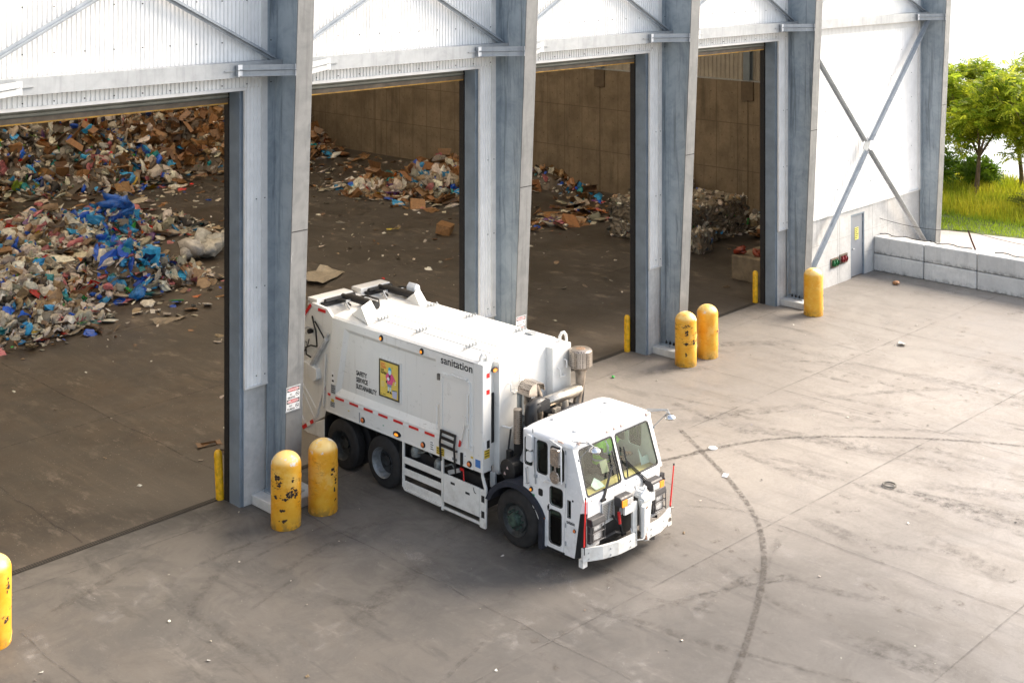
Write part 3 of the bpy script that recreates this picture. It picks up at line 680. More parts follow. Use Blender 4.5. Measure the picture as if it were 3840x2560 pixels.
# ------------------------------------------------------------------ the truck (nose towards -Y, kerb side at low X)
TR = thing("garbage_truck", "white rear-loading garbage truck backed out of the doorway, nose to the yard", "truck", (3.7,-2.8,0))
XN, XF = 2.52, 4.82
MT['paint'] = dirty_white("truck_paint", (.73,.72,.685,1), amt=.5); MT['paint2'] = dirty_white("cab_paint", (.78,.78,.775,1), rough=.22, amt=.2)
MT['tyre'] = plain("tyre_black", (.018,.017,.017,1), .75, 0, .35, 10)
MT['dark'] = plain("chassis_black", (.014,.014,.015,1), .6, .1, .3, 9)
MT['bumperw'] = dirty_white("bumper_white", (.70,.70,.67,1), rough=.4, amt=.5)
MT['rimw'] = plain("rim_steel", (.24,.255,.265,1), .4, .3, .25, 9)
MT['disc'] = plain("wheel_disc_grey", (.04,.042,.045,1), .5, .3, .35, 9)
MT['rimd'] = plain("rim_dark", (.045,.05,.05,1), .55, .2, .4, 9)
MT['hub'] = plain("hub_green", (.05,.085,.065,1), .6, .2, .4, 14)
MT['navy'] = plain("fender_navy", (.016,.019,.03,1), .75, 0, .25, 8)
MT['chrome'] = plain("chrome", (.72,.72,.72,1), .12, 1, .1, 20)
MT['brown'] = plain("heat_tinted_steel", (.34,.285,.23,1), .35, .75, .3, 6)
MT['shield'] = plain("heat_shield", (.62,.57,.49,1), .35, .7, .15, 12)
MT['amber'] = lamp_mat("amber_lens", (.75,.16,.01,1), (1,.35,.03,1), .35)
MT['amberd'] = lamp_mat("amber_marker", (.75,.20,.05,1), (1,.3,.05,1), 0)
MT['pinkl'] = lamp_mat("roof_marker", (.80,.60,.52,1), (1,.3,.05,1), 0)
MT['red'] = plain("reflector_red", (.62,.02,.02,1), .35, 0, .1, 30)
MT['wand'] = plain("wand_red", (.85,.035,.03,1), .4, 0, .05)
MT['grey'] = plain("lamp_housing", (.04,.038,.04,1), .5, .1, .2, 9)
MT['bezel'] = plain("lamp_bezel", (.11,.105,.105,1), .4, .4, .2, 9)
MT['lensw'] = plain("clear_lens", (.72,.73,.74,1), .08, .6, .2, 40)
def P(mb, name, m, parent=TR, **k): return mb.build(name, m, parent, **k)
# --- packer body
O = [(.28,3.25),(.53,1.18),(-4.11,1.18),(-4.11,3.23)]
Hh = [(-.13,3.10),(.20,1.60),(-3.12,1.60),(-3.02,3.08)]
I_ = [(-.20,3.00),(.06,1.74),(-3.06,1.74),(-2.98,3.00)]
mb = MB()
for X, s_ in ((XN,1),(XF,-1)):
    a = [(X,)+p for p in O]; b = [(X,)+p for p in Hh]; c = [(X+s_*.075,)+p for p in I_]
    mb.add(a+b+c, [(0,1,5,4),(1,2,6,5),(2,3,7,6),(3,0,4,7),(4,5,9,8),(5,6,10,9),(6,7,11,10),(7,4,8,11),(8,9,10,11)])
    mb.add([(X,.28,3.25),(X,.53,1.18),(X+s_*1.15,.53,1.18),(X+s_*1.15,.28,3.25),(X,-4.11,1.18),(X,-4.11,3.23),(X+s_*1.15,-4.11,1.18),(X+s_*1.15,-4.11,3.23)], [(0,1,2,3),(4,5,7,6),(1,4,6,2)])
body = P(mb, "body", MT['paint'])
mb = MB(); prof = [(XN,3.245),(XN+.06,3.285),(XN+.40,3.36),(XN+.95,3.375),(XF-.95,3.375),(XF-.42,3.36),(XF-.06,3.285),(XF,3.245)]
mb.prism(prof, fy, .30, -4.22)
for x in (3.28,3.42,3.56,3.74,3.92): mb.box((x,-4.0,3.37),(x+.045,-.35,3.383))
mb.box((XN+.02,-4.10,3.24),(XF-.02,-4.05,3.25)); mb.bar((XN+.41,-.1,3.364),(XN+.41,-4.2,3.364),.02,.016); mb.bar((XF-.43,-.1,3.364),(XF-.43,-4.2,3.364),.02,.016)
P(mb, "roof", MT['paint'], body, bevel=.006)
# tarp hooks on the roof
for x in (XN+.42, XF-.44):
    for y in (-.9,-2.12,-3.6):
        m = MB()
        for k in range(4): yy = y; xx = x-.14+k*.09; m.tube([(xx,yy-.03,3.36),(xx+.01,yy-.03,3.42),(xx+.03,yy+.02,3.42),(xx+.035,yy+.03,3.37)], .011, 5)
        m.bar((x-.2,y,3.372),(x+.2,y,3.372),.03,.012); P(m, "rope_hook", MT['girt'], body)
# body details: lower rail, front posts, bulkhead
m = MB(); m.box((XN-.012,-4.11,1.17),(XN-.0,.53,1.20)); m.box((XN-.02,-4.12,1.62),(XN-.0,-3.12,1.63)); P(m, "lower_rail", MT['paint'], body)
m = MB(); m.box((XN,-4.36,1.16),(XN+.24,-4.112,3.26)); m.box((XN+.235,-4.28,1.2),(XN+.40,-4.12,1.66)); m.box((XN+.235,-4.28,2.62),(XN+.40,-4.12,3.24)); P(m, "front_post", MT['paint'], body, bevel=.015)
m = MB(); m.box((XN+.242,-4.30,1.66),(XN+.378,-4.26,2.62)); P(m, "slot_or_shade", MT['dark'], body)  # dark panel paints the shade seen in the gap beside the post
m = MB(); m.plate([(2.90,1.05),(3.12,1.05),(3.42,1.55),(3.42,2.52),(3.62,2.55),(3.62,2.02),(4.28,2.02),(4.28,3.27),(2.90,3.24)], [], fy, -4.232, -4.42)
m.box((4.28,-4.60,1.95),(4.84,-4.12,3.24)); m.box((2.90,-4.435,1.10),(2.935,-4.42,3.2)); m.box((3.3,-4.432,2.52),(3.62,-4.42,2.56)); P(m, "bulkhead", MT['paint'], body, bevel=.012)
m = MB(); m.box((3.40,-4.36,1.2),(4.7,-4.25,2.5)); P(m, "bulkhead_recess", plain("recess_grey", (.22,.25,.26,1), .6), body)
m = MB()
for (x, y, z) in ((3.16,-4.43,2.65),(3.40,-4.43,2.80),(4.42,-4.61,2.68),(4.62,-4.61,2.82)):
    m.tube([(x,y,z+.13),(x,y-.07,z+.12),(x,y-.07,z-.02),(x+.16,y-.07,z-.04),(x+.16,y,z-.03)], .014, 6)
m.tube([(3.0,-4.43,1.98),(3.02,-4.62,1.98),(3.32,-4.62,2.03)], .022, 7); P(m, "step_rung", MT['paint'], body)
for (x, y) in ((XN+.10,-4.2),(4.72,-4.4)):
    m = MB(); m.tube([(x,y,3.24),(x,y,3.34),(x+.03,y-.02,3.41),(x+.09,y-.03,3.42),(x+.13,y-.05,3.36),(x+.14,y-.06,3.24)], .032, 8); P(m, "lifting_eye", MT['paint'], body)
m = MB(); m.box((4.3,-4.0,3.37),(4.5,-3.8,3.40)); P(m, "roof_plate", MT['girt'], body)
# side door and bars
m = MB(); m.plate(roundpoly([(-3.19,1.52),(-4.03,1.52),(-4.03,2.86),(-3.19,2.86)], .05), [], fx, XN-.012, XN-.0)
m.plate(roundpoly([(-3.19,1.52),(-4.03,1.52),(-4.03,2.86),(-3.19,2.86)], .05), [roundpoly([(-3.245,1.575),(-3.975,1.575),(-3.975,2.805),(-3.245,2.805)], .05)], fx, XN-.030, XN-.012)
sd_ = P(m, "side_door", MT['paint'])
for pts in ([(XN-.02,-3.55,2.90),(XN-.06,-3.55,2.90),(XN-.06,-3.95,2.90),(XN-.02,-3.95,2.90)], [(XN-.02,-4.0,2.05),(XN-.07,-4.0,2.05),(XN-.07,-4.0,2.62),(XN-.02,-4.0,2.62)], [(XN-.02,-4.0,1.58),(XN-.07,-4.0,1.58),(XN-.07,-4.0,1.95),(XN-.02,-4.0,1.95)], [(XN-.02,-3.13,1.72),(XN-.07,-3.13,1.72),(XN-.07,-3.13,2.22),(XN-.02,-3.13,2.22)]):
    m = MB(); m.tube(pts, .016, 7); P(m, "handle", MT['paint'], sd_)
m = MB(); m.bar((XN-.045,-3.93,2.12),(XN-.05,-3.80,1.66),.025,.03); m.box((XN-.05,-3.97,2.0),(XN-.015,-3.90,2.16)); lv = P(m, "latch_lever", MT['paint'], sd_)
m = MB(); m.bar((XN-.055,-3.80,1.68),(XN-.055,-3.765,1.55),.035,.035); P(m, "red_grip", MT['red'], sd_)
m = MB(); m.box((XN-.035,-3.16,2.70),(XN,-3.10,2.82)); m.lathe([(.02,0),(.02,.12)], (XN-.03,-3.12,2.7), 'z', 8); P(m, "hinge", plain("hinge_worn", (.22,.20,.17,1), .6, .3, .4, 20), sd_)
# reflective tape
x = XN-.0135; y = .44; red = MB(); wht = MB(); k = 0
red.box((x-.001,.44,1.535),(x,.34,1.585)); wht.box((x-.001,.335,1.53),(x,.21,1.58)); y = .17
while y > -4.0:
    L = .30 if k % 2 == 0 else .18
    if y-L < -4.10: L = y+4.10
    (red if k % 2 == 0 else wht).box((x-.0012,y,1.515),(x,y-L,1.565)); y -= L; k += 1
fr = -4.3615
for z in (2.98,2.66): red.box((XN+.10,fr-.001,z),(XN+.19,fr,z+.09)); 
for mbx, nm_, mt_ in ((red,'red_tape',MT['red']),(wht,'white_tape',MT['swhite'])):
    for q in range(len(mbx.v)//8):
        m = MB(); m.add(mbx.v[8*q:8*q+8], [(0,3,2,1),(4,5,6,7),(0,1,5,4),(1,2,6,5),(2,3,7,6),(3,0,4,7)]); P(m, nm_, mt_, body)
# marker lamps on the side
def oval_lamp(y, z, a, b, lit, X=XN-.002, par=None, d=.03):
    m = MB(); e = ellipse(y, z, a, b, 20); m.prism(e, fx, X-d, X); m.prism(ellipse(y, z, a*1.18, b*1.18, 20), fx, X-d*.5, X)
    h = P(m, "marker_lamp", MT['sblack'] if lit != 2 else MT['paint'], par or TR)
    m = MB(); m.lathe([(1,0),(.85,-.012),(.001,-.02)], (0,0,0), 'x', 18); ks_ = .62 if lit == 1 else .9; m.v = [(X-d-.001+p[0], y+p[1]*a*ks_, z-.1*b*(lit == 1)+p[2]*b*ks_) for p in m.v]
    m.build("lens", MT['amber'] if lit else MT['amberd'], h, smooth=50)
for y, z in ((-1.36,3.155),(-2.62,3.15)): oval_lamp(y, z, .045, .055, 1)
oval_lamp(-1.86, 1.275, .10, .05, 1); 
for y, z in ((-.76,1.285),(-2.66,1.27),(-4.0,1.255)): oval_lamp(y, z, .052, .052, 0)
m = MB(); m.prism(ellipse(XN+.30,3.11,.075,.05,20), fy, -4.40, -4.365); h_ = P(m, "marker_lamp", MT['sblack']); m = MB(); m.prism(ellipse(XN+.30,3.105,.055,.035,20), fy, -4.41, -4.401); m.build("lens", MT['amber'], h_)
# lettering on the body
sx_ = XN+.074
m = MB()
for s_, z, w_ in (("SAFETY",2.16,.36),("SERVICE",2.02,.385),("SUSTAINABILITY",1.875,.68)): textmb(m, s_, lambda a, b, z=z: (sx_-.002, -.44-a, z+b), .135, w_, .0055)
P(m, "lettering", MT['sblack'], body, fix=False)
m = MB(); textmb(m, "sanitation", lambda a, b: (XN-.004, -3.18-a, 3.045+b), .215, .90, .0035); P(m, "lettering", MT['sblack'], body, fix=False)
# poster in its frame
po = MB(); Y0, Y1, Z0, Z1 = -1.24, -1.88, 1.92, 2.70; X0 = sx_-.03
po.plate([(Y0+.03,Z0-.03),(Y1-.03,Z0-.03),(Y1-.03,Z1+.03),(Y0+.03,Z1+.03)], [], fx, X0, sx_); po = P(po, "poster_frame", MT['paint'], body)
m = MB(); m.plate([(Y0,Z0),(Y1,Z0),(Y1,Z1),(Y0,Z1)], [[(Y0-.03,Z0+.03),(Y1+.03,Z0+.03),(Y1+.03,Z1-.03),(Y0-.03,Z1-.03)]], fx, X0-.015, X0-.0005); m.build("poster_border", plain("poster_dark", (.075,.065,.05,1), .5, 0, .3, 10), po)
m = MB(); m.box((X0-.006,Y0-.03,Z0+.03),(X0-.001,Y1+.03,Z1-.03)); m.build("poster_sheet", plain("poster_yellow", (.80,.60,.12,1), .35, 0, .08, 2), po)
PX = [X0-.0065]
def pp(u, v_): return (Y0-.03-u*.58, Z0+.03+v_*.72)       # u right 0..1, v up 0..1
def art(name, c, polys):
    m = MB(); PX[0] -= .0006
    for p in polys: m.prism([pp(*q) for q in p], fx, PX[0]-.0004, PX[0])
    m.build(name, plain("art_"+name+str(len(bpy.data.materials)), c, .4, 0, .03), po)
def el(cx, cy, a, b): return [(cx+a*math.cos(2*math.pi*k/18), cy+b*math.sin(2*math.pi*k/18)) for k in range(18)]
art("print", (.60,.62,.55,1), [[(.06,.40-.035*k),(.25-.02*(k%2),.40-.035*k),(.25-.02*(k%2),.408-.035*k),(.06,.408-.035*k)] for k in range(5)])
art("legs", (.50,.68,.72,1), [[(.42,.36),(.50,.36),(.50,.16),(.44,.16)],[(.53,.36),(.61,.36),(.60,.16),(.55,.16)]])
art("shoes", (.02,.015,.02,1), [[(.36,.12),(.50,.13),(.50,.18),(.44,.18)],[(.54,.12),(.66,.11),(.60,.18),(.55,.18)]])
art("skirt", (.25,.29,.42,1), [[(.38,.42),(.64,.42),(.62,.30),(.41,.30)]])
art("coat", (.72,.10,.25,1), [[(.40,.70),(.66,.70),(.76,.50),(.70,.47),(.68,.38),(.40,.38),(.36,.50),(.30,.56)]])
art("shirt", (.10,.02,.06,1), [[(.47,.70),(.59,.70),(.57,.52),(.52,.46),(.50,.52)]])
art("arm", (.72,.10,.25,1), [[(.62,.68),(.70,.68),(.86,.52),(.82,.48)],[(.30,.60),(.42,.58),(.48,.50),(.42,.46)]])
art("bag", (.72,.74,.78,1), [el(.46,.53,.07,.05), el(.83,.43,.03,.02)]); art("purse", (.02,.02,.02,1), [[(.33,.47),(.39,.47),(.39,.40),(.33,.40)]])
art("face", (.55,.74,.82,1), [el(.54,.74,.085,.085), el(.86,.49,.03,.02)])
art("hair", (.05,.45,.62,1), [[(.45,.76),(.47,.85),(.54,.88),(.61,.85),(.64,.76),(.58,.79),(.50,.79)]])
art("bin", (.50,.50,.66,1), [[(.68,.22),(.94,.24),(.92,.0+.02),(.70,.03)]]); art("bin_lid", (.05,.13,.13,1), [[(.66,.22),(.93,.245),(.93,.265),(.66,.24)]])
PX[0] -= .001
m = MB()
for s_, v_, w_ in (("DON'T",.885,.15),("TRASH",.80,.165)): textmb(m, s_, lambda a, b, v_=v_: (PX[0],)+(pp(0,0)[0]-.03-a, pp(0,v_)[1]+b), .072, w_, .002)
m.build("poster_lettering", plain("poster_red", (.72,.13,.06,1), .4), po, fix=False)
m = MB()
for s_, v_, w_ in (("OUR",.715,.10),("WATERS",.635,.185)): textmb(m, s_, lambda a, b, v_=v_: (PX[0],)+(pp(0,0)[0]-.03-a, pp(0,v_)[1]+b), .068, w_, .002)
for u0, u1 in ((.04,.10),(.16,.32)): m.prism([pp(u0,.045),pp(u1,.045),pp(u1,.06),pp(u0,.06)], fx, PX[0], PX[0]+.0003)
m.build("poster_lettering", MT['sblack'], po, fix=False)
# stickers
def sticker(y0, y1, z0, z1, m_, X=XN-.0025, lines=3, dark=True):
    m = MB(); m.box((X-.001,y0,z0),(X,y1,z1)); s_ = P(m, "sticker", m_, body)
    if lines:
        m = MB(); h = (z1-z0)/(lines*2+1)
        for k in range(lines): m.box((X-.0016,y0-.015,z0+h*(2*k+1)),(X-.0011,y1+.015+.02*(k%2),z0+h*(2*k+1.8)))
        m.build("print_lines", MT['sblack'], s_)
MT['stgrey'] = plain("sticker_grey", (.38,.40,.42,1), .5); MT['styel'] = plain("sticker_yellow", (.70,.50,.06,1), .45); MT['stwht'] = MT['swhite']; MT['stblu'] = plain("sticker_blue", (.05,.16,.42,1), .45); MT['stgrn'] = plain("sticker_green", (.05,.35,.15,1), .45)
sticker(.32,.22,1.80,2.08, MT['stwht'], lines=2); sticker(.34,.18,1.60,1.80, MT['stgrey'], lines=4); sticker(.36,.20,1.30,1.42, MT['stgrey']); sticker(.33,.23,1.42,1.48, MT['styel'], lines=0)
sticker(-.62,-.66,1.20,1.42, MT['stgrey'], lines=5); sticker(-2.86,-2.98,1.22,1.42, MT['stwht'], lines=4); sticker(-3.05,-3.28,1.20,1.35, MT['styel'], lines=3); sticker(-3.5,-3.65,1.20,1.26, MT['stgrey'], lines=1); sticker(-3.85,-3.90,1.34,1.46, MT['stwht'], lines=2)
sticker(-4.03,-4.10,1.38,1.42, MT['styel'], lines=0); sticker(-.25,-.30,1.35,1.37, MT['styel'], lines=0); sticker(-1.4,-1.44,1.33,1.35, MT['stgrn'], lines=0)
m = MB(); m.box((XN+.03,fr-.001,1.42),(XN+.20,fr,1.78)); s_ = P(m, "sticker", MT['stwht'], body); m = MB(); m.box((XN+.04,fr-.0018,1.43),(XN+.19,fr-.0012,1.60)); m.build("yellow_field", MT['styel'], s_)
m = MB(); m.box((XN+.11,fr-.0024,1.615),(XN+.19,fr-.0012,1.77)); [m.box((XN+.05,fr-.0024,1.47+.05*k),(XN+.18,fr-.0019,1.485+.05*k)) for k in range(3)]; m.build("print_lines", MT['sblack'], s_)
m = MB(); m.box((XN-.004,-4.16,1.25),(XN-.002,-4.30,1.40)); P(m, "sticker", MT['stblu'], body)
# --- tailgate with rams and hoses
m = MB()
for X in (XN+.06, XF-.14): m.prism([(.36,3.22),(.56,3.38),(1.10,3.42),(1.50,2.98),(2.0,2.05),(2.05,1.45),(1.40,.56),(.98,.78),(.60,1.02),(.55,1.4)], fx, X, X+.08)
m.add([(XN+.14,1.12,3.38),(XF-.14,1.12,3.38),(XF-.14,2.0,2.05),(XN+.14,2.0,2.05),(XN+.14,.5,3.2),(XF-.14,.5,3.2)], [(0,1,2,3),(0,1,5,4)])
m.add([(XN+.14,2.05,1.45),(XF-.14,2.05,1.45),(XF-.14,1.4,.58),(XN+.14,1.4,.58),(XN+.14,.7,1.0),(XF-.14,.7,1.0)], [(0,1,2,3),(2,3,4,5)])
m.prism([(.60,.95),(.98,.78),(1.42,.54),(1.20,.50),(.60,.52)], fx, XN+.02, XN+.14)
for a, b in (((1.75,1.75),(1.0,.86)),((1.45,1.55),(.85,1.0)),((1.9,1.35),(1.35,.66))): m.bar((XN+.05,)+a, (XN+.05,)+b, .05, .03, up=(1,0,0))
m.prism([(1.25,2.12),(.80,2.02),(.78,1.80),(.92,1.70),(1.15,1.84)], fx, XN-.06, XN+.08)
m.bar((XN+.05,.62,1.75),(XN+.05,.95,.9),.07,.05,up=(1,0,0)); m.bar((XN+.03,.58,2.4),(XN+.03,.66,1.2),.05,.03,up=(1,0,0))
tg = P(m, "tailgate", MT['paint'], bevel=.012)
for x0, x1 in ((2.66,3.70),(3.92,4.80)):
    m = MB(); m.box((x0,1.02,3.36),(x1,1.36,3.48)); m.prism([(.62,3.30),(1.36,3.42),(1.36,3.30),(.66,3.2)], fx, x0, x0+.05); m.prism([(.62,3.30),(1.36,3.42),(1.36,3.30),(.66,3.2)], fx, x1-.05, x1); m.build("top_beam", MT['paint'], tg, bevel=.012)
    m = MB(); m.box((x0+.10,.86,3.34),(x1-.02,1.015,3.40)); m.tube([(x0+.15,.92,3.43),(x1-.05,.92,3.43)], .05, 10); m.build("ram_slot", MT['dark'], tg)
for x in (3.33, 4.42):
    m = MB(); m.tube([(x,.78,3.46),(x+.02,.62,3.46),(x-.02,-.28,3.47)], [.06,.085,.085], 14); m.tube([(x,.95,3.46),(x,.7,3.46)], .05, 10); m.build("ram", MT['dark'], tg, smooth=40)
    m = MB(); m.tube([(x+.16,.8,3.40),(x+.25,.4,3.5),(x+.30,.05,3.48),(x+.2,-.1,3.42),(x+.1,.1,3.4)], .022, 7); m.tube([(x-.22,.85,3.42),(x-.3,.55,3.5),(x-.25,.35,3.40)], .022, 7); m.build("hose", MT['dark'], tg, smooth=40)
    m = MB(); m.tube([(x-.30,.5,3.40),(x-.18,.6,3.44),(x+.4,.55,3.42)], .018, 6); m.tube([(x-.4,.2,3.37),(x-.38,.35,3.5),(x-.2,.45,3.46)], .02, 6); m.build("pipe", MT['girt'], tg, smooth=40)
for x0, x1 in ((2.58,3.30),(4.12,4.72)):
    m = MB(); a = [(x0,-.85,3.32),(x1-.22,-.62,3.36),(x1,-.18,3.36),(x0+.2,-.05,3.34),(x0+.16,-.42,3.58),(x1-.1,-.20,3.60)]
    m.add(a, [(0,1,5,4),(1,2,5),(0,4,3),(4,5,2,3)]); m.build("ram_guard", MT['paint'], body)
m = MB(); m.prism([(4.50,3.36),(4.74,3.36),(4.70,3.62),(4.60,3.68),(4.52,3.60)], fy, -.15, .12); m.build("camera_housing", plain("housing_white", (.62,.65,.68,1), .4), body, bevel=.02)
m = MB(); m.tube([(XN+.02,.52,2.74),(XN+.0,1.02,2.06)], .055, 12); m.tube([(XN+.02,.46,2.86),(XN+.02,.56,2.70)], .03, 8); m.build("packer_ram", plain("ram_grey", (.55,.55,.54,1), .45, .1, .15, 9), tg, smooth=40)
m = MB()
m.tube([(XN+.05,1.08,3.12),(XN-.02,.93,3.0),(XN-.03,.84,2.85),(XN-.02,.82,2.6),(XN,.84,2.5)], .018, 8); m.tube([(XN+.05,.98,3.02),(XN-.02,.80,2.98),(XN-.02,.66,2.85),(XN,.56,2.72)], .017, 8)
m.tube([(XN,.86,2.5),(XN-.03,1.02,2.5),(XN-.03,1.2,2.42),(XN-.02,1.2,2.26),(XN,1.06,2.22)], .018, 8); m.tube([(XN+.05,1.4,2.2),(XN,1.3,2.3),(XN,1.18,2.45),(XN+.02,1.15,2.6)], .013, 8); m.lathe([(.055,0),(.055,.1)], (XN-.05,1.08,2.80), 'x', 12)
m.build("hose", MT['dark'], tg, smooth=40)
m = MB(); m.tube([(XN+.02,.92,2.86),(XN-.02,1.15,2.88),(XN-.02,1.38,2.76),(XN,1.45,2.5)], .014, 6); m.build("pipe", MT['girt'], tg)
m = MB(); m.bar((XN+.042,1.12,3.37),(XN+.042,1.42,3.02),.07,.012,up=(1,0,0)); m.box((XN+.045,.60,3.28),(XN+.055,.86,3.345)); m.bar((XN-.0,.98,.82),(XN-.0,1.08,.76),.08,.012,up=(1,0,0)); m.bar((XN-.0,1.20,.68),(XN-.0,1.36,.575),.08,.012,up=(1,0,0)); m.box((XN+.04,.62,1.58),(XN+.055,.70,1.65)); m.lathe([(.05,0),(.04,-.03)], (XN+.055,1.46,1.96), 'x', 12)
[q.build("red_tape", MT['red'], tg) for q in m.islands()]
m = MB(); m.bar((XN-.0,1.08,.76),(XN-.0,1.20,.68),.08,.012,up=(1,0,0)); m.box((XN+.045,.86,3.30),(XN+.055,1.06,3.365)); [q.build("white_tape", MT['swhite'], tg) for q in m.islands()]
m = MB()
for s_, z in (("DON'T",2.42),("LITTER",2.30)): textmb(m, s_, lambda a, b, z=z: (XN+.05, 1.62-a, z+b), .13, .36, .002)
m.build("lettering", MT['sblack'], tg, fix=False)
# --- chassis, wheels
m = MB()
for x in (3.22,4.06): m.box((x,-6.5,.72),(x+.12,.6,1.0))
m.box((2.75,-1.95,1.0),(4.6,.4,1.19)); m.box((2.72,-4.3,.42),(4.66,-2.0,.98)); m.box((3.0,-4.9,.6),(4.4,-4.2,1.18)); m.box((2.95,-6.6,.42),(4.5,-4.9,.9))
for y in (-5.2,-1.35,.02): m.tube([(2.75,y,.53),(4.65,y,.53)], .11, 10)
m.box((2.9,.2,.55),(4.5,.6,1.1)); P(m, "chassis", MT['dark'])
def wheel(x, y, front, near):
    s_ = -1 if near else 1; r = .535; wd = .29
    m = MB(); prof = [(.30,.0),(.33,.0),(.46,.012),(.505,.03),(r-.006,.055)]
    for k in range(5):
        a = .062+k*.036; prof += [(r,a),(r,a+.024),(r-.012,a+.028),(r-.012,a+.034)]
    prof += [(r-.006,wd-.05),(.505,wd-.03),(.46,wd-.01),(.30,wd)]
    m.lathe([(q, -s_*h) for q, h in prof], (x, y, r), 'x', 56, False)
    o = P(m, "wheel", MT['tyre'], smooth=30)
    m = MB()
    if front: pr = [(.305,.0),(.315,-.012),(.30,.02),(.27,.05),(.255,.06),(.24,.03),(.12,.02),(.11,-.07),(.001,-.075)]
    else: pr = [(.305,.0),(.318,-.014),(.30,.01),(.285,.11),(.262,.172)]
    m.lathe([(q, -s_*h) for q, h in pr], (x, y, r), 'x', 40, False); m.build("rim", MT['rimd'] if (front or y > -.5) else MT['rimw'], o, smooth=35)
    if not front:
        m = MB(); m.lathe([(q, -s_*h) for q, h in [(.262,.171),(.10,.185),(.10,.12),(.001,.11)]], (x, y, r), 'x', 32, False); m.build("wheel_disc", MT['rimd'] if y > -.5 else MT['disc'], o, smooth=35)
    m = MB()
    if front: m.lathe([(.13,0),(.13,s_*.04),(.10,s_*.11),(.001,s_*.12)], (x-s_*.02, y, r), 'x', 24)
    n = 10
    for k in range(n):
        t_ = 2*math.pi*k/n
        if front: m.lathe([(.02,0),(.02,s_*.06),(.01,s_*.075)], (x-s_*.03, y+.175*math.cos(t_), r+.175*math.sin(t_)), 'x', 6)
    if not front:
        for k in range(5):
            t_ = 2*math.pi*k/5+.4; m.prism([(y+.185*math.cos(t_)+.042*math.cos(q*.7), r+.185*math.sin(t_)+.042*math.sin(q*.7)) for q in range(9)], fx, x-s_*.1745, x-s_*.1635)
    m.build("hub", MT['hub'] if front else MT['black'], o, smooth=35)
for x, near in ((2.55,True),(4.83,False)):
    wheel(x, -5.20, True, near); wheel(x, -1.35, False, near); wheel(x, .02, False, near); 
    for y in (-1.35,.02): wheel(x+(.34 if near else -.34), y, False, near)
# wheel arches
m = MB(); m.prism([(-1.93,1.18),(-1.93,.35),(-1.90,.35),(-1.90,1.12),(-1.75,1.155),(.30,1.155),(.52,1.05),(.58,.9),(.58,.5),(.61,.5),(.61,.95),(.55,1.16),(.50,1.19)], fx, XN+.03, 2.95)
m.box((2.60,.585,.30),(2.95,.60,.6)); m.box((2.58,-1.97,.26),(2.95,-1.945,1.15)); P(m, "mud_flap", MT['dark'])
m = MB(); arc = [R(a) for a in range(18,163,8)]; cy, cz = -5.22, .50
out = [(cy+.80*math.cos(a), cz+.74*math.sin(a)) for a in arc]; inn = [(cy+.69*math.cos(a), cz+.64*math.sin(a)) for a in reversed(arc)]
m.prism([(-4.44,.72)]+out[1:-1]+[(-5.93,.22),(-5.83,.22)]+inn[1:-1]+[(-4.55,.72)], fx, 2.50, 3.0); P(m, "fender", MT['navy'], smooth=50)
m = MB(); m.prism([(-4.44,.72)]+out[1:-1]+[(-5.93,.22),(-5.83,.22)]+inn[1:-1]+[(-4.55,.72)], fx, 4.4, 4.9); P(m, "fender", MT['navy'], smooth=50)
# --- side guard and tool panel
m = MB(); X = 2.56
for z0, z1 in ((.72,.855),(.48,.62)): m.box((X-.012,-2.03,z0),(X+.012,-3.17,z1))
m.prism(roundpoly([(-2.0,.365),(-2.0,.155),(-3.17,.14),(-3.17,.365)], .09), fx, X-.012, X+.012)
m.box((X-.02,-1.985,.22),(X+.02,-2.04,1.16)); m.box((X-.022,-3.165,.10),(X+.022,-3.215,1.22)); m.bar((X,-3.2,.165),(X,-4.35,.165),.04,.05)
m.bar((X-.005,-2.05,.20),(X-.005,-3.17,.185),.04,.035); P(m, "side_guard", MT['bumperw'], bevel=.006)
m = MB(); m.box((X-.02,-3.225,.285),(X+.02,-4.245,.845)); tp = P(m, "tool_panel", MT['bumperw'], bevel=.008)
m = MB(); m.box((X-.0225,-3.44,.70),(X-.0205,-3.56,.745)); m.box((X-.0225,-3.86,.63),(X-.0205,-3.98,.675)); m.tube([(X-.025,-4.08,.82),(X-.03,-4.12,.73),(X-.025,-4.16,.72)], .006, 5); m.build("slot_or_shade", MT['sblack'], tp)
m = MB(); m.prism(roundpoly([(-4.25,.10),(-4.42,.10),(-4.44,.88),(-4.34,1.10),(-4.33,1.25),(-4.29,1.25),(-4.29,1.08),(-4.38,.84),(-4.25,.84)], .03), fx, X-.018, X+.018)
gp_ = P(m, "guard_post", MT['bumperw'], bevel=.005)
m = MB(); [m.box((X-.0205,-4.30,z),(X-.0185,-4.385,z+.13)) for z in (.30,.60)]; m.build("slot_or_shade", MT['sblack'], gp_)
# valves behind the guard
for y, z in ((-2.25,.98),(-2.95,.90)):
    m = MB(); m.lathe([(.001,-.1),(.10,-.1),(.115,-.03),(.115,.03),(.09,.09),(.05,.13),(.001,.14)], (2.70,y,z), 'z', 14); m.tube([(2.68,y-.1,z),(2.66,y-.2,z+.03),(2.68,y-.38,z+.12),(2.7,y-.48,z+.02)], .02, 7); P(m, "air_valve", plain("valve_grey", (.20,.22,.22,1), .5, .3, .3, 20), smooth=40)
m = MB(); m.bar((2.62,-3.30,.86),(2.62,-3.62,1.0),.03,.08); P(m, "lever_bracket", MT['girt'])
m = MB(); m.tube([(2.60,-3.74,1.05),(2.58,-3.78,.84)], .013, 8); m.box((2.58,-3.66,1.02),(2.62,-3.74,1.07)); P(m, "red_handle", MT['red'])
m = MB(); m.box((2.72,-4.36,.86),(2.76,-4.50,1.15)); P(m, "bracket", MT['girt'])
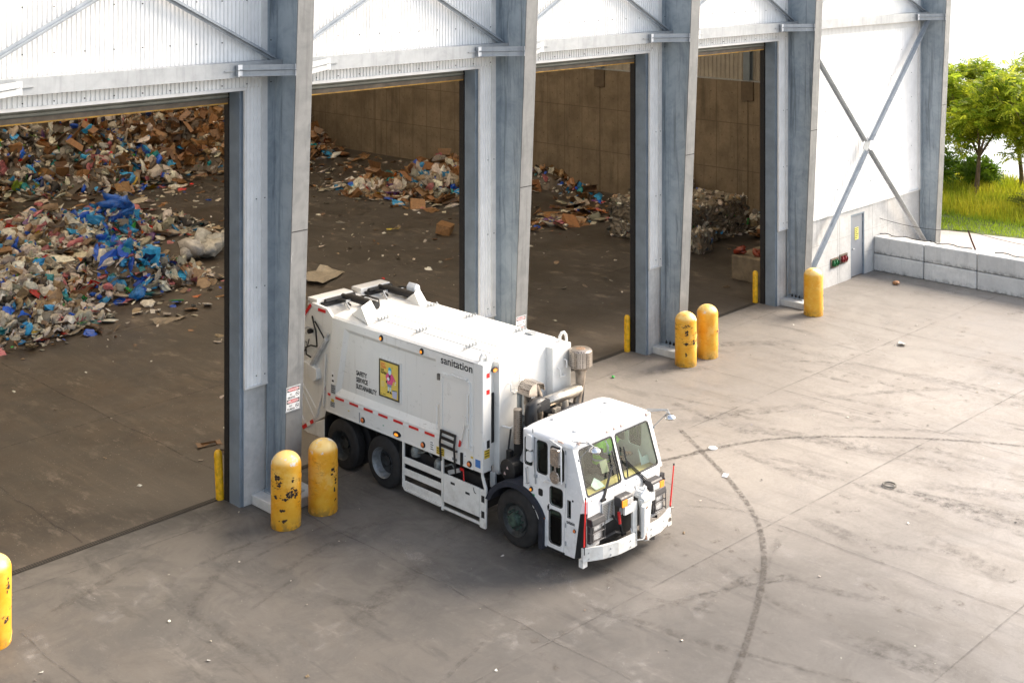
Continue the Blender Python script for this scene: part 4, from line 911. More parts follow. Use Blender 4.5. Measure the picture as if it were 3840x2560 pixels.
# black folding ladder
m = MB()
for y in (-3.24,-3.645): m.tube([(XN-.05,y,1.74),(XN-.085,y,1.50),(XN-.06,y,1.13)], .022, 8); m.tube([(XN-.0,y,1.40),(XN-.07,y,1.42)], .018, 6)
for z in (1.73,1.60,1.45): m.bar((XN-.065,-3.24,z),(XN-.065,-3.645,z-.01),.03,.05)
m.tube([(XN-.06,-3.645,1.13),(XN-.04,-3.645,.98)], .018, 6); m.box((XN-.03,-3.76,1.16),(XN-.004,-3.82,1.42)); P(m, "folding_ladder", MT['sblack'])
# --- cab
CN, CF = 2.57, 4.88
def glass_mat(name, tint, rough=.03, dirt=0.0):
    m = bpy.data.materials.new(name); m.use_nodes = True; n = m.node_tree.nodes; l = m.node_tree.links; n.remove(n["Principled BSDF"])
    t = n.new("ShaderNodeBsdfTransparent"); t.inputs[0].default_value = tint; g_ = n.new("ShaderNodeBsdfGlossy"); g_.inputs['Roughness'].default_value = rough
    lw = n.new("ShaderNodeLayerWeight"); lw.inputs[0].default_value = .5; p5 = n.new("ShaderNodeMath"); p5.operation = 'POWER'; l.new(lw.outputs['Facing'], p5.inputs[0]); p5.inputs[1].default_value = 5
    f = n.new("ShaderNodeMath"); f.operation = 'MULTIPLY_ADD'; l.new(p5.outputs[0], f.inputs[0]); f.inputs[1].default_value = .95; f.inputs[2].default_value = .045; x = n.new("ShaderNodeMixShader"); l.new(f.outputs[0], x.inputs[0]); l.new(t.outputs[0], x.inputs[1]); l.new(g_.outputs[0], x.inputs[2]); out = x
    if dirt:
        d = n.new("ShaderNodeBsdfDiffuse"); d.inputs[0].default_value = (.50,.53,.46,1); nz = n.new("ShaderNodeTexNoise"); nz.inputs['Scale'].default_value = 4; nz.inputs['Detail'].default_value = 6
        tc = n.new("ShaderNodeTexCoord"); mp = n.new("ShaderNodeMapping"); mp.inputs['Scale'].default_value = (3,1,.6); l.new(tc.outputs['Object'], mp.inputs[0]); l.new(mp.outputs[0], nz.inputs['Vector'])
        r_ = n.new("ShaderNodeMapRange"); r_.inputs[1].default_value = .4; r_.inputs[2].default_value = .75; r_.inputs[3].default_value = dirt*.3; r_.inputs[4].default_value = dirt; l.new(nz.outputs['Fac'], r_.inputs[0])
        y = n.new("ShaderNodeMixShader"); l.new(r_.outputs[0], y.inputs[0]); l.new(x.outputs[0], y.inputs[1]); l.new(d.outputs[0], y.inputs[2]); out = y
    l.new(out.outputs[0], n["Material Output"].inputs[0]); return m
MT['wglass'] = glass_mat("windscreen_glass", (.86,.95,.86,1), .04, .035); MT['sglass'] = glass_mat("side_glass", (.045,.065,.06,1), .03)
side = [(-5.39,2.30),(-5.39,1.13),(-5.62,.97),(-5.80,.66),(-5.93,.27),(-6.66,.27),(-6.79,1.12),(-6.86,1.38),(-6.60,2.27)]
win = {'w1': rrect(-6.0,1.59,-5.74,2.18,.06), 'w2': rrect(-6.41,1.58,-6.09,2.17,.06), 'w3': rrect(-6.38,1.09,-6.07,1.43,.06), 'w4': rrect(-6.35,.39,-6.05,1.0,.07), 'q': rrect(-5.62,1.66,-5.43,2.16,.04), 'v': rrect(-6.57,.97,-6.49,1.28,.012), 's': rrect(-5.87,1.18,-5.79,1.28,.02)}
door = [(-6.035,2.24),(-6.015,.275),(-6.40,.275),(-6.455,1.3),(-6.455,2.24)]
cab = None
m = MB(); m.plate(side, [win['w1'], win['q'], win['v'], win['s'], door], fx, CN, CN+.035); m.plate(side, [win['w1'], win['w2']], fx, CF-.035, CF)
# rear wall, floor, lower front, corners
m.plate([(CN+.035,.9),(CF-.035,.9),(CF-.035,2.3),(CN+.035,2.3)], [rrect(3.1,1.6,4.4,2.1,.05)], fy, -5.39, -5.43)
m.box((CN+.035,-6.6,.86),(CF-.035,-5.43,.90))
m.plate([(2.66,1.36),(4.79,1.36),(4.79,.46),(4.30,.44),(4.25,1.02),(3.42,1.06),(3.38,.80),(3.04,.78),(2.98,.48),(2.66,.48)], [], fy, -6.90, -6.86)
for X, e, s_ in ((CN,2.66,1),(CF,4.79,-1)):
    m.add([(X,-6.79,1.12),(e,-6.90,1.12),(e,-6.90,1.38),(X,-6.86,1.38),(X+.03*s_,-6.78,1.12),(e,-6.86,1.12),(e,-6.86,1.38),(X+.03*s_,-6.84,1.38)], [(0,1,2,3),(4,7,6,5),(0,4,5,1),(3,2,6,7)])
def ws(u, v_, t_): return (u, -6.885+.318*(v_-1.38)+t_, v_)
gl = [roundpoly([(2.665,1.40),(3.665,1.40),(3.665,2.19),(2.695,2.19)], .07), roundpoly([(3.735,1.40),(4.785,1.40),(4.755,2.19),(3.735,2.19)], .07)]
m.plate([(CN,1.345),(CF,1.345),(CF-.01,2.30),(CN+.01,2.30)], gl, ws, 0, .035)
cab = P(m, "cab", MT['paint2'], bevel=.007)
for g_ in gl:
    cx_ = sum(p[0] for p in g_)/len(g_); cz_ = sum(p[1] for p in g_)/len(g_)
    inn = [(cx_+(p[0]-cx_)*.955, cz_+(p[1]-cz_)*.945) for p in g_]; m = MB(); m.plate([(cx_+(p[0]-cx_)*1.006, cz_+(p[1]-cz_)*1.006) for p in g_], [inn], ws, -.008, .012); rb = m.build("windscreen_seal", MT['sblack'], cab)
    m = MB(); vs = [ws(p[0], p[1], .008) for p in g_]; m.add(vs, [tuple(range(len(vs)))]); m.build("windscreen", MT['wglass'], rb, fix=False)
def pane(par, loops, X, t_=.02, seal=True):
    for l_ in loops:
        m = MB(); m.add([fx(p[0], p[1], X+t_) for p in l_], [tuple(range(len(l_)))]); o = m.build("window", MT['sglass'], par, fix=False)
        if seal:
            c0 = sum(p[0] for p in l_)/len(l_); c1 = sum(p[1] for p in l_)/len(l_); m = MB(); m.plate([(c0+(p[0]-c0)*1.05, c1+(p[1]-c1)*1.035) for p in l_], [[(c0+(p[0]-c0)*.93, c1+(p[1]-c1)*.955) for p in l_]], fx, X-.007, X+.001); m.build("window_seal", MT['sblack'], o if par != cab else cab)
pane(cab, [win['w1'], win['q'], win['v']], CN); pane(cab, [win['s']], CN, .012, False)
for k_ in ('w1','w2'): pane(cab, [win[k_]], CF-.02, .0, False)
m = MB(); c0, c1 = -6.235, 1.26
m.plate([(c0+(p[0]-c0)*.975, c1+(p[1]-c1)*.993) for p in door], [win['w2'], win['w3'], win['w4']], fx, CN-.008, CN+.03); dr = P(m, "door", MT['paint2'], bevel=.006)
pane(dr, [win['w2'], win['w3'], win['w4']], CN-.008)
m = MB(); m.tube([(CN-.0,-6.05,1.08),(CN-.03,-6.04,1.06),(CN-.03,-6.04,.98),(CN,-6.05,.96)], .01, 6); m.box((CN-.03,-6.02,1.0),(CN-.005,-6.05,1.05)); m.build("door_latch", MT['sblack'], dr)
m = MB()
for z in (.45,.78,1.5,2.1): m.lathe([(.013,0),(.013,.07)], (CN-.012,-6.452,z), 'z', 8)
m.build("hinge", MT['girt'], dr)
m = MB(); m.box((CN-.015,-6.0,.262),(CN+.2,-6.42,.30)); P(m, "step", MT['sblack'])
m = MB(); m.plate(rrect(-5.885,1.165,-5.775,1.295,.03), [], fx, CN-.006, CN+.004); P(m, "vent_cover", MT['sblack'], cab)
m = MB(); m.tube([(CN,-5.50,1.60),(CN-.05,-5.50,1.60),(CN-.05,-5.53,1.32),(CN,-5.54,1.32)], .014, 7); P(m, "grab_handle", MT['girt'], cab, smooth=50)
m = MB(); m.tube([(CN-.02,-5.69,2.24),(CN-.03,-5.70,1.7),(CN-.02,-5.72,1.36)], .012, 6); m.box((CN-.03,-5.66,2.2),(CN-.0,-5.71,2.27)); m.box((CN-.04,-5.69,1.48),(CN-.0,-5.75,1.53)); m.bar((CN-.05,-5.68,2.3),(CN-.05,-5.68,2.38),.02,.02); P(m, "grab_rail", MT['girt'], cab)
m = MB()
for y, z, cc in ((-6.02,2.28,0),): m.box((CN-.014,y-.06,z-.02),(CN,y+.06,z+.03))
P(m, "door_header_catch", MT['girt'], cab)
# roof
nx_, ny_ = 18, 16; m = MB(); vs = []; RX0, RX1, RY0, RY1 = 2.525, 4.925, -5.36, -6.665
def roof_z(u, v_):
    e = (1-abs(u)**5)*(1-abs(v_)**4.5); z = 2.285+.115*e**.55
    r_ = max(0, 1-abs(abs(u)-.42)/.06); z += .018*min(1, max(0, (.52-abs(u))/.10))*min(1, max(0,(.8-abs(v_))/.25))
    return z
for j in range(ny_+1):
    for i in range(nx_+1):
        u, v_ = math.sin((-1+2*i/nx_)*math.pi/2), math.sin((-1+2*j/ny_)*math.pi/2)
        k_ = .045*(abs(u)**8)*(abs(v_)**8)
        vs.append(((RX0+RX1)/2+u*(RX1-RX0)/2*(1-k_), (RY0+RY1)/2-v_*(RY0-RY1)/2*(1-k_*1.6), roof_z(u, v_)))
W_ = nx_+1; fs = [(j*W_+i, j*W_+i+1, (j+1)*W_+i+1, (j+1)*W_+i) for j in range(ny_) for i in range(nx_)]
ring = [i for i in range(W_)] + [j*W_+nx_ for j in range(1,ny_+1)] + [ny_*W_+i for i in range(nx_-1,-1,-1)] + [j*W_ for j in range(ny_-1,0,-1)]
n0 = len(vs); vs += [(vs[i][0], vs[i][1], 2.235) for i in ring]; L_ = len(ring)
fs += [(ring[i], ring[(i+1)%L_], n0+(i+1)%L_, n0+i) for i in range(L_)]; fs.append(tuple(n0+i for i in range(L_)))
m.add(vs, fs); cr = P(m, "cab_roof", MT['paint2'], cab, smooth=45)
m = MB()
for x, y in ((3.05,-5.72),(3.95,-6.2),(4.42,-5.9)): m.box((x,y,2.41),(x+.10,y+.10,2.435))
m.lathe([(.05,0),(.05,.03),(.001,.04)], (2.95,-6.35,2.39), 'z', 14); P(m, "roof_fitting", MT['paint2'], cab, bevel=.008)
for i, x in enumerate((2.72,3.52,3.73,3.94,4.72)):
    m = MB(); m.box((x-.055,-6.685,2.30),(x+.055,-6.62,2.335)); P(m, "roof_marker", MT['pinkl'], cab, bevel=.008)
m = MB(); m.box((2.515,-6.42,2.295),(2.55,-6.30,2.33)); P(m, "roof_marker", MT['pinkl'], cab, bevel=.006)
# corner guards
for X, e, s_ in ((CN,2.68,1),(CF,4.77,-1)):
    m = MB(); m.add([(X,-6.665,.27),(e,-6.86,.36),(e,-6.905,1.16),(X-.004*s_,-6.80,1.115),(X+.04*s_,-6.60,.27),(e,-6.80,.36),(e,-6.80,1.16),(X+.04*s_,-6.74,1.115)], [(0,1,2,3),(4,7,6,5),(0,4,5,1),(3,2,6,7),(0,3,7,4),(1,5,6,2)]); P(m, "corner_guard", MT['dark'])
# cab markings
m = MB(); textmb(m, "sanitation", lambda a, b: (CN-.004+.0*a, -6.47-a*.85, .86+b), .095, .23, .002); P(m, "lettering", MT['sblack'], cab, fix=False)
oval_lamp(-6.66,.77,.03,.033,0,CN+.015,cab,.03); oval_lamp(-5.92,.79,.026,.03,0,CN+.002,cab,.02); oval_lamp(-5.60,1.225,.035,.04,1,CN+.002,cab,.03)
m = MB(); m.box((CN-.003,-5.55,1.10),(CN-.001,-5.68,1.145)); P(m, "sticker", MT['stgrn'], cab); m = MB(); m.box((CN-.003,-5.60,1.06),(CN-.001,-5.66,1.10)); P(m, "sticker", MT['styel'], cab)
m = MB(); textmb(m, "T.P. 120", lambda a, b: (CN-.003, -5.44-a, 1.255+b), .055, .16); P(m, "lettering", plain("faded_print", (.32,.32,.31,1), .6), cab, fix=False)
m = MB(); m.lathe([(.018,0),(.018,-.01)], (CN+.0,-6.62,1.30), 'x', 10); [m.lathe([(.008,0),(.008,-.012)], (2.75+.33*k_,-6.90,1.335-.02*(k_%2)), 'y', 6) for k_ in range(6)]; P(m, "bolt_heads", MT['sblack'], cab)
# mirrors
m = MB(); m.plate(rrect(-6.45,1.93,-6.25,2.22,.03), [], fx, 2.36, 2.42); m.plate(rrect(-6.44,1.90,-6.27,1.93,.01), [], fx, 2.38, 2.41); mi = P(m, "side_mirror", plain("mirror_back", (.55,.50,.46,1), .2, .9, .15, 5), bevel=.012)
m = MB(); m.lathe([(.11,.0),(.115,.02),(.09,.05),(.001,.075)], (2.37,-6.34,1.70), 'x', 24); m.tube([(2.4,-6.34,1.8),(2.4,-6.34,1.95)], .02, 8); m.build("convex_mirror", bpy.data.materials["mirror_back"], mi, smooth=40)
m = MB(); m.tube([(CN,-6.02,2.27),(2.42,-6.30,2.31),(2.40,-6.48,2.29),(2.40,-6.49,1.62),(2.42,-6.35,1.56),(CN-.02,-5.96,1.49)], .015, 7); m.tube([(CN-.03,-6.02,1.54),(CN-.05,-5.93,1.47)], .018, 6); m.build("mirror_arm", MT['swhite'], mi, smooth=50)
for z0, z1, w_ in ((1.98,2.26,.075),(1.76,1.95,.07)):
    m = MB(); m.plate(rrect(-5.62-w_,z0,-5.62+w_,z1,.04), [], fx, 2.47, 2.53); m.bar((2.5,-5.62,(z0+z1)/2),(CN,-5.62,(z0+z1)/2),.03,.03); P(m, "spot_mirror", MT['swhite'], bevel=.015)
for s_, bx in ((1,2.73),(-1,4.99)):
    m = MB(); c = (bx,-7.0,2.285); m.lathe([(.001,.045),(.06,.035),(.10,.008),(.112,-.02),(.106,-.035),(.001,-.03)], c, 'z', 26); o = P(m, "hood_mirror", MT['chrome'], smooth=60)
    x0 = 2.60 if s_ > 0 else 4.82
    m = MB(); m.tube([(x0,-6.56,2.36),(bx-.05*s_,-6.90,2.38),(bx,-7.0,2.33)], .011, 6); m.tube([(x0+.16*s_,-6.62,2.37),(bx-.02,-6.88,2.385),(bx,-7.0,2.33)], .009, 6); m.tube([(x0,-6.72,2.06),(bx-.02*s_,-6.93,2.34)], .007, 5); m.lathe([(.022,0),(.022,.03)], (x0,-6.735,2.04), 'z', 8); m.build("mirror_arm", MT['girt'], o)
# wipers
for pv, e, b0_, b1_ in (((3.06,-6.93,1.27),(3.44,-6.80,1.75),(3.54,-6.74,1.96),(3.54,-6.91,1.42)),((4.33,-6.93,1.23),(3.84,-6.80,1.72),(3.88,-6.74,1.95),(3.80,-6.91,1.45))):
    m = MB(); d_ = Vector((.035,0,.01)); e2 = tuple(Vector(e)+Vector((0,-.03,0)))
    for q in (-1,0,1): m.tube([tuple(Vector(pv)+d_*q), tuple(Vector(e2)+d_*q*.5)], .010, 5)
    m.tube([b0_, tuple((Vector(b0_)+Vector(b1_))/2+Vector((0,-.02,0))), b1_], .014, 6); m.box((pv[0]-.06,pv[1]-.02,pv[2]-.03),(pv[0]+.06,pv[1]+.03,pv[2]+.01)); P(m, "wiper", MT['sblack'])
# nose: mesh grille, headlamps, plough lamps, tow gear
gmesh = M_("grille_mesh", .5, .4); ck = gmesh.n.new("ShaderNodeTexVoronoi"); ck.inputs['Scale'].default_value = 34; ck.inputs['Randomness'].default_value = 0; gmesh.l.new(gmesh.obj, ck.inputs['Vector'])
gmesh.col(gmesh.mix(gmesh.range(ck.outputs['Distance'], .30, .36), (.02,.02,.02,1), (.42,.41,.38,1)))
m = MB(); m.prism([(3.06,1.16),(3.36,1.16),(3.36,.86),(3.06,.84)], fy, -6.915, -6.903); P(m, "grille", gmesh.m)
m = MB(); m.plate([(3.03,1.19),(3.39,1.19),(3.39,.83),(3.03,.81)], [[(3.065,1.155),(3.355,1.155),(3.355,.865),(3.065,.845)]], fy, -6.925, -6.902); m.bar((3.26,-6.922,1.15),(3.20,-6.922,.86),.03,.012,up=(0,1,0)); P(m, "grille_frame", MT['girt'])
for x0, x1, z0, z1 in ((2.62,2.97,.60,1.06),(4.46,4.80,.56,1.02)):
    m = MB(); m.box((x0,-6.985,z0),(x1,-6.905,z1-.12)); m.prism([(-6.905,z1-.14),(-7.0,z1-.14),(-7.06,z1-.10),(-7.03,z1),(-6.905,z1)], fx, x0-.01, x1+.01); hl = P(m, "headlight", MT['grey'], bevel=.012)
    m = MB(); m.plate([(x0+.06,z0+.03),(x1-.02,z0+.03),(x1-.02,z1-.15),(x0+.06,z1-.15)], [rrect(x0+.10,z0+.06,x1-.05,z0+.19,.02), rrect(x0+.10,z0+.22,x1-.05,z0+.31,.02)], fy, -6.995, -6.984); m.build("bezel", MT['bezel'], hl)
    m = MB(); m.plate(rrect(x0+.10,z0+.06,x1-.05,z0+.19,.02), [], fy, -6.992, -6.986); m.plate(rrect(x0+.10,z0+.22,x1-.05,z0+.31,.02), [], fy, -6.992, -6.986); m.build("lens", MT['lensw'], hl)
    m = MB()
    for z in (z0+.05,z0+.205,z0+.335): m.tube([(x0-.01,-6.95,z),(x0+.0,-7.04,z),(x1+.01,-7.04,z),(x1+.01,-6.95,z)], .010, 6)
    m.tube([(x1-.01,-7.045,z0+.03),(x1-.01,-7.045,z0+.35)], .010, 6); m.build("guard_bar", MT['bezel'], hl)
for x0, z0, flip in ((3.30,1.10,0),(4.22,1.12,1)):
    m = MB(); x1 = x0+.34; m.prism([(-6.98,z0),(-7.16,z0),(-7.15,z0+.14),(-7.12,z0+.17),(-6.98,z0+.17)], fx, x0, x1); pl = P(m, "plough_lamp", MT['grey'], bevel=.012)
    a0, a1, c0, c1 = (x0+.005,x0+.15,x0+.165,x1-.015) if not flip else (x1-.12,x1-.0,x0+.02,x1-.14)
    m = MB(); m.box((a0,-7.185,z0+.01),(a1,-7.165,z0+.13)); m.build("turn_lens", MT['amber'], pl, bevel=.006); m = MB(); m.box((c0,-7.178,z0+.02),(c1,-7.16,z0+.12)); m.build("lens", MT['lensw'], pl)
    m = MB(); m.bar((x0+.17,-7.05,z0),(x0+.17,-7.0,z0-.2),.06,.05); m.build("lamp_stalk", MT['girt'], pl)
m = MB(); m.box((4.80,-6.92,1.05),(4.92,-6.85,1.20)); m.lathe([(.03,0),(.025,-.03)], (4.88,-6.92,1.10), 'y', 12); P(m, "corner_lamp", MT['grey'])
m = MB(); m.box((3.66,-7.14,.25),(3.79,-7.09,1.0)); m.box((3.42,-7.145,.92),(3.79,-7.095,1.08)); m.box((4.06,-7.14,.93),(4.34,-7.09,1.10)); m.box((4.02,-7.14,.25),(4.06,-7.0,.8)); P(m, "plough_frame", MT['bumperw'], bevel=.01)
m = MB(); m.prism([(3.82,1.10),(4.14,1.10),(4.16,.95),(4.06,.42),(3.96,.40),(3.86,.95)], fy, -7.20, -7.12); m.tube([(3.84,-7.24,1.0),(3.86,-7.22,.40)], .045, 12); m.tube([(4.0,-7.16,.46),(4.0,-7.20,.30)], .05, 10)
m.lathe([(.05,-.12),(.05,.12)], (3.98,-7.2,1.08), 'x', 14); m.lathe([(.06,0),(.09,.03),(.09,.08),(.05,.12),(.05,.16),(.001,.17)], (3.96,-7.1,1.10), 'z', 14); m.box((3.84,-7.2,1.10),(4.12,-7.04,1.16)); pr_ = P(m, "plough_hoist", MT['bumperw'], bevel=.012)
m = MB()
for k_ in range(9): a = rr.uniform(0,6.28); m.tube([(3.9+.12*math.cos(a),-7.1+.08*math.sin(a),1.16),(3.92+.14*math.cos(a+.7),-7.1+.1*math.sin(a+.7),1.27),(3.98+.1*math.cos(a+1.5),-7.1+.08*math.sin(a+1.5),1.20)], .016, 6)
m.build("hoses", MT['swhite'], pr_, smooth=40)
m = MB(); m.prism([(3.90,.90),(4.05,.93),(4.02,.90),(3.95,.88)], fy, -7.203, -7.2005); m.prism([(3.87,.38),(3.91,.36),(3.90,.45),(3.88,.45)], fy, -7.27, -7.2); m.lathe([(.03,-.05),(.03,.05)], (3.9,-7.2,.43), 'x', 10); m.build("rust_patch", plain("rust", (.22,.09,.03,1), .85, 0, .4, 20), pr_)
m = MB(); m.tube([(3.62,-7.12,.62),(3.58,-7.18,.56),(3.62,-7.2,.5),(3.66,-7.2,.56),(3.66,-7.22,.42),(3.8,-7.26,.40),(3.95,-7.25,.44)], .012, 6); m.build("chain", MT['girt'], pr_)
m = MB(); m.tube([(3.42,-7.0,.95),(3.42,-7.02,.74)], .03, 9); P(m, "red_coupling", MT['red'])
m = MB(); m.box((2.98,-6.85,.40),(4.45,-6.5,1.05)); m.tube([(3.1,-6.92,.55),(3.3,-7.0,.62),(3.6,-7.0,.5)], .03, 8); m.tube([(3.3,-6.95,.9),(3.45,-7.02,.7),(3.5,-7.02,.5)], .025, 8); P(m, "front_frame", MT['dark'])
m = MB(); m.box((2.9,-7.10,.34),(4.9,-6.95,.40)); P(m, "cross_member", plain("cross_brown", (.10,.08,.06,1), .7, 0, .3))
for pts in ([(2.50,-6.92),(2.84,-7.10),(3.17,-7.20),(3.62,-7.23)], [(4.00,-7.21),(4.40,-7.21),(4.72,-7.13),(5.0,-7.02)]):
    m = MB(); n = len(pts); z0, z1 = .31, .56; vs = []
    for (x, y) in pts: vs += [(x,y,z0),(x,y,z1),(x,y+.05,z1),(x,y+.05,z0)]
    fs = [(0,1,2,3),(4*n-4,4*n-1,4*n-2,4*n-3)]
    for i in range(n-1):
        for k_ in range(4): fs.append((4*i+k_, 4*i+(k_+1)%4, 4*i+4+(k_+1)%4, 4*i+4+k_))
    m.add(vs, fs); bp = P(m, "bumper", MT['bumperw'], bevel=.01)
    m = MB()
    for f in (.1,.5,.9):
        i = min(n-2, int(f*(n-1))); t_ = f*(n-1)-i; x = pts[i][0]*(1-t_)+pts[i+1][0]*t_; y = pts[i][1]*(1-t_)+pts[i+1][1]*t_
        for z in (.36,.47): m.lathe([(.016,0),(.016,-.014)], (x,y,z), 'y', 8)
    m.build("bolt_heads", MT['girt'], bp)
    x, y = (pts[0] if pts[0][0] < 3 else pts[-1]); dx = .05 if x < 3 else -.05
    m = MB(); m.box((x+dx-.05,y-.0,.20),(x+dx+.07,y+.10,.34)); m.build("end_bracket", MT['bumperw'], bp)
    m = MB(); tz = 1.42 if x < 3 else 1.33; m.tube([(x+dx*.6,y,.46),(x+dx*.6+.0,y,.6),(x+dx*.6+(.03 if x < 3 else .10),y-.01,tz)], [.012,.017,.013], 8); m.build("marker_wand", MT['wand'], bp)
    m = MB(); q = (x+dx*.6+(.03 if x < 3 else .10),y-.01,tz); m.tube([q,(q[0]+.002,q[1],q[2]+.035)], .016, 8); m.tube([(x+dx*.6,y,.44),(x+dx*.6,y,.58)], .018, 6); [q.build(nm_, MT['sblack'], bp) for q, nm_ in zip(m.islands(), ('wand_tip','wand_base'))]
for x in (3.35,4.38):
    m = MB(); m.prism([(x-.22,.30),(x+.12,.30),(x+.12,.08),(x+.02,.10)], fy, -7.0, -6.9); P(m, "tow_bracket", MT['dark'])
# --- behind the cab: exhaust, intake, engine
perf = M_("perforated_steel", .35, .8); vo = perf.n.new("ShaderNodeTexVoronoi"); vo.inputs['Scale'].default_value = 26; vo.inputs['Randomness'].default_value = .15; perf.l.new(perf.obj, vo.inputs['Vector'])
perf.col(perf.mix(perf.range(vo.outputs['Distance'], .30, .40), (.02,.017,.015,1), (.40,.35,.30,1)))
m = MB(); c = (4.86,-4.84,0); m.lathe([(.001,3.16),(.20,3.16),(.24,3.13),(.243,2.82),(.20,2.78),(.10,2.77)], c, 'z', 30, False); ex = P(m, "exhaust_cage", perf.m, smooth=40)
m = MB(); m.tube([(4.86,-4.84,2.80),(4.86,-4.84,2.55),(4.84,-4.84,2.35),(4.78,-4.84,2.22),(4.74,-4.84,2.05)], [.12,.10,.085,.085,.085], 16); m.lathe([(.105,0),(.105,.04)], (4.86,-4.84,2.56), 'z', 16); m.lathe([(.13,0),(.13,.03)], (4.86,-4.84,2.70), 'z', 16); m.build("exhaust_pipe", MT['brown'], ex, smooth=40)
m = MB(); m.lathe([(.001,3.165),(.10,3.165),(.10,3.16)], c, 'z', 20); m.build("cap_plate", plain("cap_copper", (.55,.38,.28,1), .3, .8), ex)
m = MB(); m.prism([(5.02,2.78),(5.09,2.72),(4.98,1.92),(4.86,1.92),(4.93,2.4)], fy, -4.80, -4.70); [m.bar((4.9,-4.8,z),(5.03,-4.8,z+.03),.02,.03) for z in (2.45,2.6)]; P(m, "exhaust_bracket", MT['dark'])
m = MB(); A_, B_ = Vector((3.74,-4.84,2.32)), Vector((4.80,-4.84,2.34)); vs = []
for p in (A_, B_):
    for k_ in range(9): a = math.pi*k_/8; vs.append(p+Vector((0,-.12*math.cos(a),.12*math.sin(a))))
m.add(vs, [(k_,k_+1,10+k_,9+k_) for k_ in range(8)]); hs = P(m, "heat_shield", MT['shield'], smooth=60); mdf = hs.modifiers.new("solid", 'SOLIDIFY'); mdf.thickness = .012
m = MB(); m.tube([(3.5,-4.84,2.32),(4.75,-4.84,2.3)], .085, 12); m.build("pipe", MT['brown'], hs)
for x, y, z1 in ((3.42,-4.72,2.62),(3.62,-4.84,2.66)):
    m = MB(); m.tube([(x,y,1.9),(x,y,2.4),(x-.02,y,2.55),(x-.10,y,z1+.10)], [.075,.075,.07,.06], 14); m.lathe([(.09,0),(.09,.05)], (x,y,2.38), 'z', 14); P(m, "exhaust_stub", MT['brown'], smooth=40)
m = MB(); vs = []; 
for (x, z) in ((3.22,2.60),(3.24,2.72),(3.32,2.80),(3.45,2.82),(3.66,2.76),(3.70,2.62)): vs += [(x,-4.92,z),(x,-4.62,z+.02)]
m.add(vs, [(2*k_,2*k_+1,2*k_+3,2*k_+2) for k_ in range(5)]); m.add([(3.22,-4.92,2.60),(3.24,-4.92,2.72),(3.32,-4.92,2.80),(3.45,-4.92,2.82),(3.46,-4.92,2.56)], [(0,1,2,3,4)]); pc = P(m, "perforated_cover", perf.m); mdf = pc.modifiers.new("solid", 'SOLIDIFY'); mdf.thickness = .01
m = MB(); m.tube([(3.02,-4.82,1.75),(3.02,-4.82,2.40)], .085, 14); P(m, "perforated_tube", perf.m, smooth=40)
m = MB(); m.tube([(3.18,-5.02,1.62),(3.18,-5.02,2.02),(3.18,-5.02,2.30),(3.20,-5.02,2.42),(3.30,-5.02,2.46),(3.52,-4.98,2.44)], [.13,.135,.125,.13,.13,.12], 18); m.box((3.26,-5.14,2.34),(3.60,-4.86,2.52)); ai = P(m, "air_intake", MT['sblack'], smooth=45)
m = MB(); m.lathe([(.14,0),(.14,.02)], (3.18,-5.02,2.04), 'z', 18); m.lathe([(.14,0),(.14,.02)], (3.18,-5.02,2.08), 'z', 18); m.build("clamp", MT['girt'], ai)
m = MB(); m.tube([(3.16,-5.02,1.68),(3.10,-5.02,1.52),(3.0,-5.0,1.40)], [.13,.13,.12], 16); m.build("silver_elbow", MT['rimw'], ai, smooth=45)
m = MB(); m.tube([(2.72,-4.86,1.33),(3.05,-4.86,1.33)], .19, 22); m.lathe([(.20,0),(.20,-.03),(.15,-.05),(.001,-.055)], (2.72,-4.86,1.33), 'x', 22); ac = P(m, "air_cleaner", MT['sblack'], smooth=40)
m = MB(); [m.prism([(-4.86+dy,1.33+dz),(-4.80+dy,1.33+dz),(-4.83+dy,1.39+dz)], fx, 2.662, 2.664) for dy, dz in ((-.05,.03),(.02,-.09))]; m.build("warning_label", plain("label_pink", (.55,.40,.38,1), .5), ac)
m = MB(); m.tube([(3.70,-5.12,2.0),(3.85,-5.14,2.10),(4.2,-5.12,2.14),(4.5,-5.1,2.12),(4.68,-5.0,2.02)], .085, 14); P(m, "coolant_hose", plain("hose_grey", (.045,.05,.06,1), .45), smooth=45)
m = MB(); m.box((3.12,-5.34,1.0),(4.62,-4.62,1.82)); m.box((3.3,-5.2,1.82),(3.7,-4.7,2.05)); m.box((3.85,-4.95,1.82),(4.6,-4.65,2.12)); m.lathe([(.18,0),(.18,.2),(.10,.25)], (3.62,-5.1,1.82), 'z', 14)
for k_ in range(14):
    x, y = rr.uniform(3.2,4.6), rr.uniform(-5.3,-4.7); m.tube([(x,y,1.8),(x+rr.uniform(-.2,.2),y+rr.uniform(-.1,.1),2.0+rr.uniform(0,.12)),(x+rr.uniform(-.4,.4),y,1.82)], .022, 6)
P(m, "engine", MT['dark'])
m = MB(); m.box((3.92,-4.98,2.08),(4.10,-4.9,2.2)); m.lathe([(.09,0),(.07,.09),(.001,.10)], (3.85,-4.95,2.02), 'z', 12); m.lathe([(.14,0),(.14,.16),(.001,.17)], (4.35,-4.78,2.1), 'z', 16); P(m, "engine_cover", MT['shield'], smooth=40)
m = MB(); m.tube([(2.95,-4.7,2.0),(2.9,-4.68,1.6),(2.92,-4.72,1.25)], .018, 6); m.box((2.84,-4.78,1.45),(2.94,-4.68,1.62)); P(m, "hose", MT['dark'])
